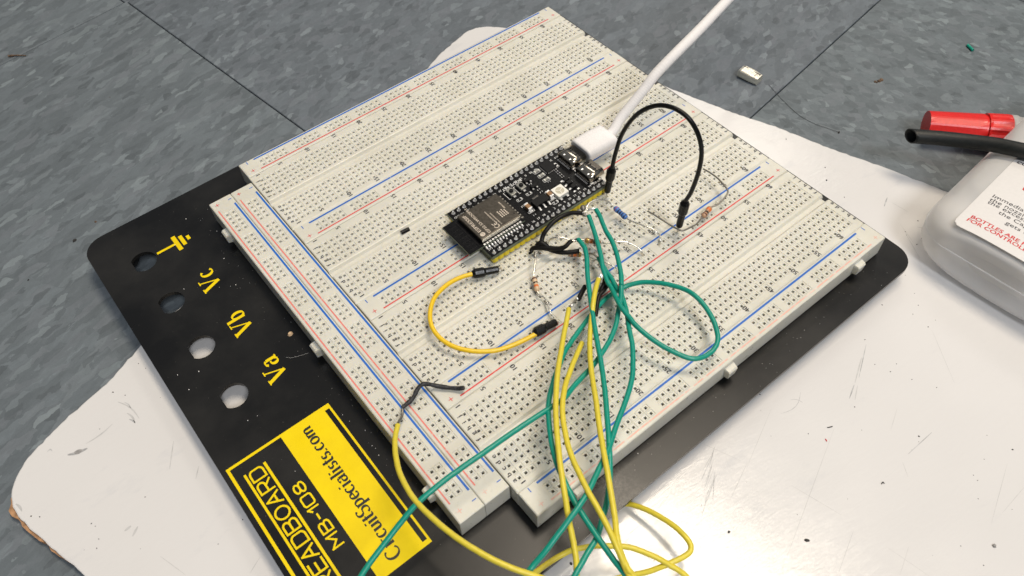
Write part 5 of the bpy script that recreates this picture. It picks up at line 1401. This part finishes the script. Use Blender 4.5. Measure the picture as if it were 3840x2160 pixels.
for i in range(1, 9):
    a_ = math.pi/2*i/8; rings.append(bring(14*(1-math.cos(a_)), 22.0+12.0*math.sin(a_), 9.4+3.1*math.sin(min(a_*1.2, math.pi/2))))
for u in (25, 45, 70, 95): rings.append(bring(u, 34.0, HT))
for u, hw, ht in ((108, 32, 12.4), (118, 26, 12.0), (125, 18, 11.5), (129, 11, 10), (131, 8.5, 8.5), (142, 8.5, 8.5)): rings.append(bring(u, hw, ht, pw=3.1 if hw > 12 else 2.0))
m_.loft(rings, 'bottle', smooth=True); m_.build('bottle_body', bt)
sm_ = []
for i in range(41):                      # mould seam round the waist of the bottle
    q_ = i/40
    if q_ < 0.35: sm_.append(Bp(95-(95-14)*q_/0.35, 33.9, ZC+1.0))
    elif q_ < 0.5: a_ = (q_-0.35)/0.15*math.pi/2; sm_.append(Bp(14-13.8*math.sin(a_), 21.9+12.0*math.cos(a_), ZC+1.0))
    elif q_ < 0.65: sm_.append(Bp(0.05, 21.9-43.8*(q_-0.5)/0.15, ZC+1.0))
    else: a_ = (q_-0.65)/0.35*math.pi/2; sm_.append(Bp(14-13.8*math.cos(a_), -21.9-12.0*math.sin(a_), ZC+1.0))
m_ = MB(); m_.tube(sm_, 0.28, 'bottle', 8); m_.build('mould_seam', bt)
# label: a sheet that follows the upper face
def ztop(s_, u=40, hw=34.0, ht=HT, pw=3.1):
    q = min(abs(s_)/hw, 0.999); return ZC + ht*(1-q**pw)**(1/pw)
def lab_pt(u, s_, dz_=0.0): return Bp(u, s_, ztop(s_)+dz_)
LU0, LU1, LS = su((180.25,-190.64,4.00))[0]-0.5, 92.0, su((180.25,-190.64,4.00))[1]+0.6
m_ = MB(); cols = 24; rows_ = 2
o2 = rrect(LU0, LU1, -LS, LS, 3.2, 6)
grid = []
NU, NS = 10, 24
def clampr(u, s_):
    # pull the corners in so they come out rounded
    r = 3.2
    for cu, cs in ((LU0+r, LS-r), (LU0+r, -LS+r), (LU1-r, LS-r), (LU1-r, -LS+r)):
        if ((u < cu) if cu < 50 else (u > cu)) and ((s_ > cs) if cs > 0 else (s_ < cs)):
            d = Vector((u-cu, s_-cs))
            if d.length > r: d = d.normalized()*r
            return cu+d.x, cs+d.y
    return u, s_
us = [LU0, LU0+0.8, LU0+1.6, LU0+3.2, 35, 50, 65, 80, LU1-3.2, LU1-1.6, LU1]
ss = [-LS, -LS+0.8, -LS+1.6, -LS+3.2]+[-16+32*i/14 for i in range(15)]+[LS-3.2, LS-1.6, LS-0.8, LS]
for u in us:
    for s_ in ss:
        uu, s2 = clampr(u, s_); grid.append(lab_pt(uu, s2, 0.10))
n_ = len(ss)
m_.add(grid, [(i*n_+j, i*n_+j+1, (i+1)*n_+j+1, (i+1)*n_+j) for i in range(len(us)-1) for j in range(n_-1)], 'label', True)
m_.build('paper_label', bt)
m_ = MB()
def btxt(s_, u, v_start, h, key, wide=1.0, bold=0.0):
    v, f = glyphs(s_); k = h/0.70; x0 = min(p_[0] for p_ in v)
    out = [lab_pt(u+p_[1]*k, v_start-(p_[0]-x0)*k*wide, 0.16) for p_ in v]
    m_.add(out, f, key)
    if bold: m_.add([lab_pt(u+p_[1]*k+bold*0.3, v_start-(p_[0]-x0)*k*wide-bold, 0.165) for p_ in v], f, key)
tA = su((184.85,-192.70,5.00)); tB = su((187.05,-192.87,5.00)); k1 = su((202.07,-192.20,5.20)); k2 = su((199.80,-192.37,5.20)); k3 = su((198.02,-192.65,5.20)); k4 = su((195.81,-198.11,5.80)); k5 = su((193.16,-202.45,6.20))
btxt('FOR CONTROLLED PRODUC', tA[0]-0.6, tA[1], 1.75, 'label_red', 1.16, 0.12)
btxt('BOTTLES ARE FILLED AT 2/', tB[0]-0.6, tB[1], 1.75, 'label_red', 1.16, 0.12)
btxt('Immediately a', k1[0]-0.8, k1[1], 1.9, 'label_grey', 1.25)
btxt('the nozzle with a', k2[0]-0.8, k2[1], 1.9, 'label_grey', 1.25)
btxt('the excess Adhes', k3[0]-0.8, k3[1], 1.9, 'label_grey', 1.25)
btxt('the Cap, ens', k4[0]-0.8, k4[1], 1.9, 'label_grey', 1.25)
btxt('gets onto', k5[0]-0.8, k5[1], 1.9, 'label_grey', 1.25)
kc = su((225.51,-188.11,6.00)); btxt('co', kc[0]-1.2, kc[1], 2.3, 'label_grey', 1.2, 0.12)
kr = su((213.87,-196.99,6.20)); 
for i in range(1):
    q = [lab_pt(kr[0]+a_, kr[1]-b_, 0.17) for a_, b_ in ((-2.4, 2.6), (-1.6, 0.2), (1.2, 0.0), (3.0, 1.4), (2.5, 5.5), (-2.2, 5.5))]
    m_.add(q, [tuple(range(6))], 'label_red')
m_.build('label_lettering', bt)

# ------------------------------------------------------------------ red capped nozzle and black tubing
cp0 = Vector((241.90,-145.51,-14.20)); cp1 = Vector((263.26,-170.27,-14.00))
rc_ = thing('red_capped_nozzle', 'ribbed red cap on a translucent white nozzle, lying on the floor under the black tube', 'capped nozzle', tuple(cp0))
dv = cp1-cp0; Lc = dv.length; dn = dv.normalized()
def cp(t): return tuple(cp0+dv*t)
R0, R1 = 6.3, 7.3
def ribbed(m_, t0, t1, r0, r1, key, ribs, depth, n=40, steps=8):
    rings = []
    u = dn.cross(Vector((0, 0, 1))).normalized(); w = u.cross(dn)
    for i in range(steps+1):
        t = t0+(t1-t0)*i/steps; c = cp0+dv*t; r = r0+(r1-r0)*i/steps; ring = []
        for k in range(n*2):
            a_ = math.pi*k/n; q = r - (depth if (k % 4 in (0, 1)) and ribs else 0)*(1 if 0 < i < steps else 0.3)
            p_ = c + (u*math.cos(a_)+w*math.sin(a_))*q; ring.append(tuple(p_))
        rings.append(ring)
    m_.loft(rings, key, smooth=False)
m_ = MB(); ribbed(m_, 0.0, 0.68, R0, R1*0.97, 'red_cap', True, 0.12, 24); m_.build('cap_tip', rc_)
m_ = MB(); ribbed(m_, 0.68, 0.72, R1*0.90, R1*0.90, 'red_cap', False, 0); m_.build('cap_groove', rc_)
m_ = MB(); ribbed(m_, 0.72, 1.0, R1*1.02, R1*1.06, 'red_cap', True, 0.38, 24); m_.build('ribbed_cap', rc_)
m_ = MB(); m_.lathe(cp(1.0), cp(1.6), [(0, 7.2), (0.02, 7.6), (0.14, 7.6), (0.16, 7.0), (0.5, 7.0), (0.52, 7.6), (1, 7.6)], 'bottle', 28); m_.build('nozzle_neck', rc_)
tz = thing('black_tube', 'matt black rubber tube with an open end, lying across the red cap and the bottle', 'tube', (212.29,-152.03,2.00))
tp = spline([(212.66,-151.93,1.60), (218.17,-159.21,2.40), (223.32,-168.38,4.00), (226.64,-177.88,6.60), (228.15,-187.43,9.40), (231.35,-197.21,10.80), (235.34,-206.41,11.00)], 6)
outer, inner = 2.95, 2.5
m_ = MB()
P = tp
tang0 = (P[1]-P[0]).normalized()
def rings_of(P, r, seg=26):
    rr = []; u = (P[1]-P[0]).normalized().cross(Vector((0, 0, 1))).normalized()
    for i in range(len(P)):
        tg = (P[min(i+1, len(P)-1)]-P[max(i-1, 0)]).normalized(); u = (u-tg*u.dot(tg)).normalized(); w = tg.cross(u)
        rr.append([tuple(P[i]+(u*math.cos(2*math.pi*k/seg)*r+w*math.sin(2*math.pi*k/seg)*r*0.97)) for k in range(seg)])
    return rr
o_ = rings_of(P, outer); i__ = rings_of(P, inner)
tg0 = (P[1]-P[0]).normalized(); sd0 = tg0.cross(Vector((0, 0, 1))).normalized()
if sd0.y > 0: sd0 = -sd0
for L_ in (o_, i__):      # the end was snipped at a slant
    L_[0] = [tuple(Vector(p_) + tg0*(0.62*(Vector(p_)-P[0]).dot(sd0) + 0.2*(Vector(p_)-P[0]).z)) for p_ in L_[0]]
m_.loft(o_, 'tube', False, True, True)
m_.loft([o_[0], i__[0]], 'tube', False, False)
m_.loft(list(reversed(i__[:12])), 'tube', True, False, True)
m_.build('tube_wall', tz)
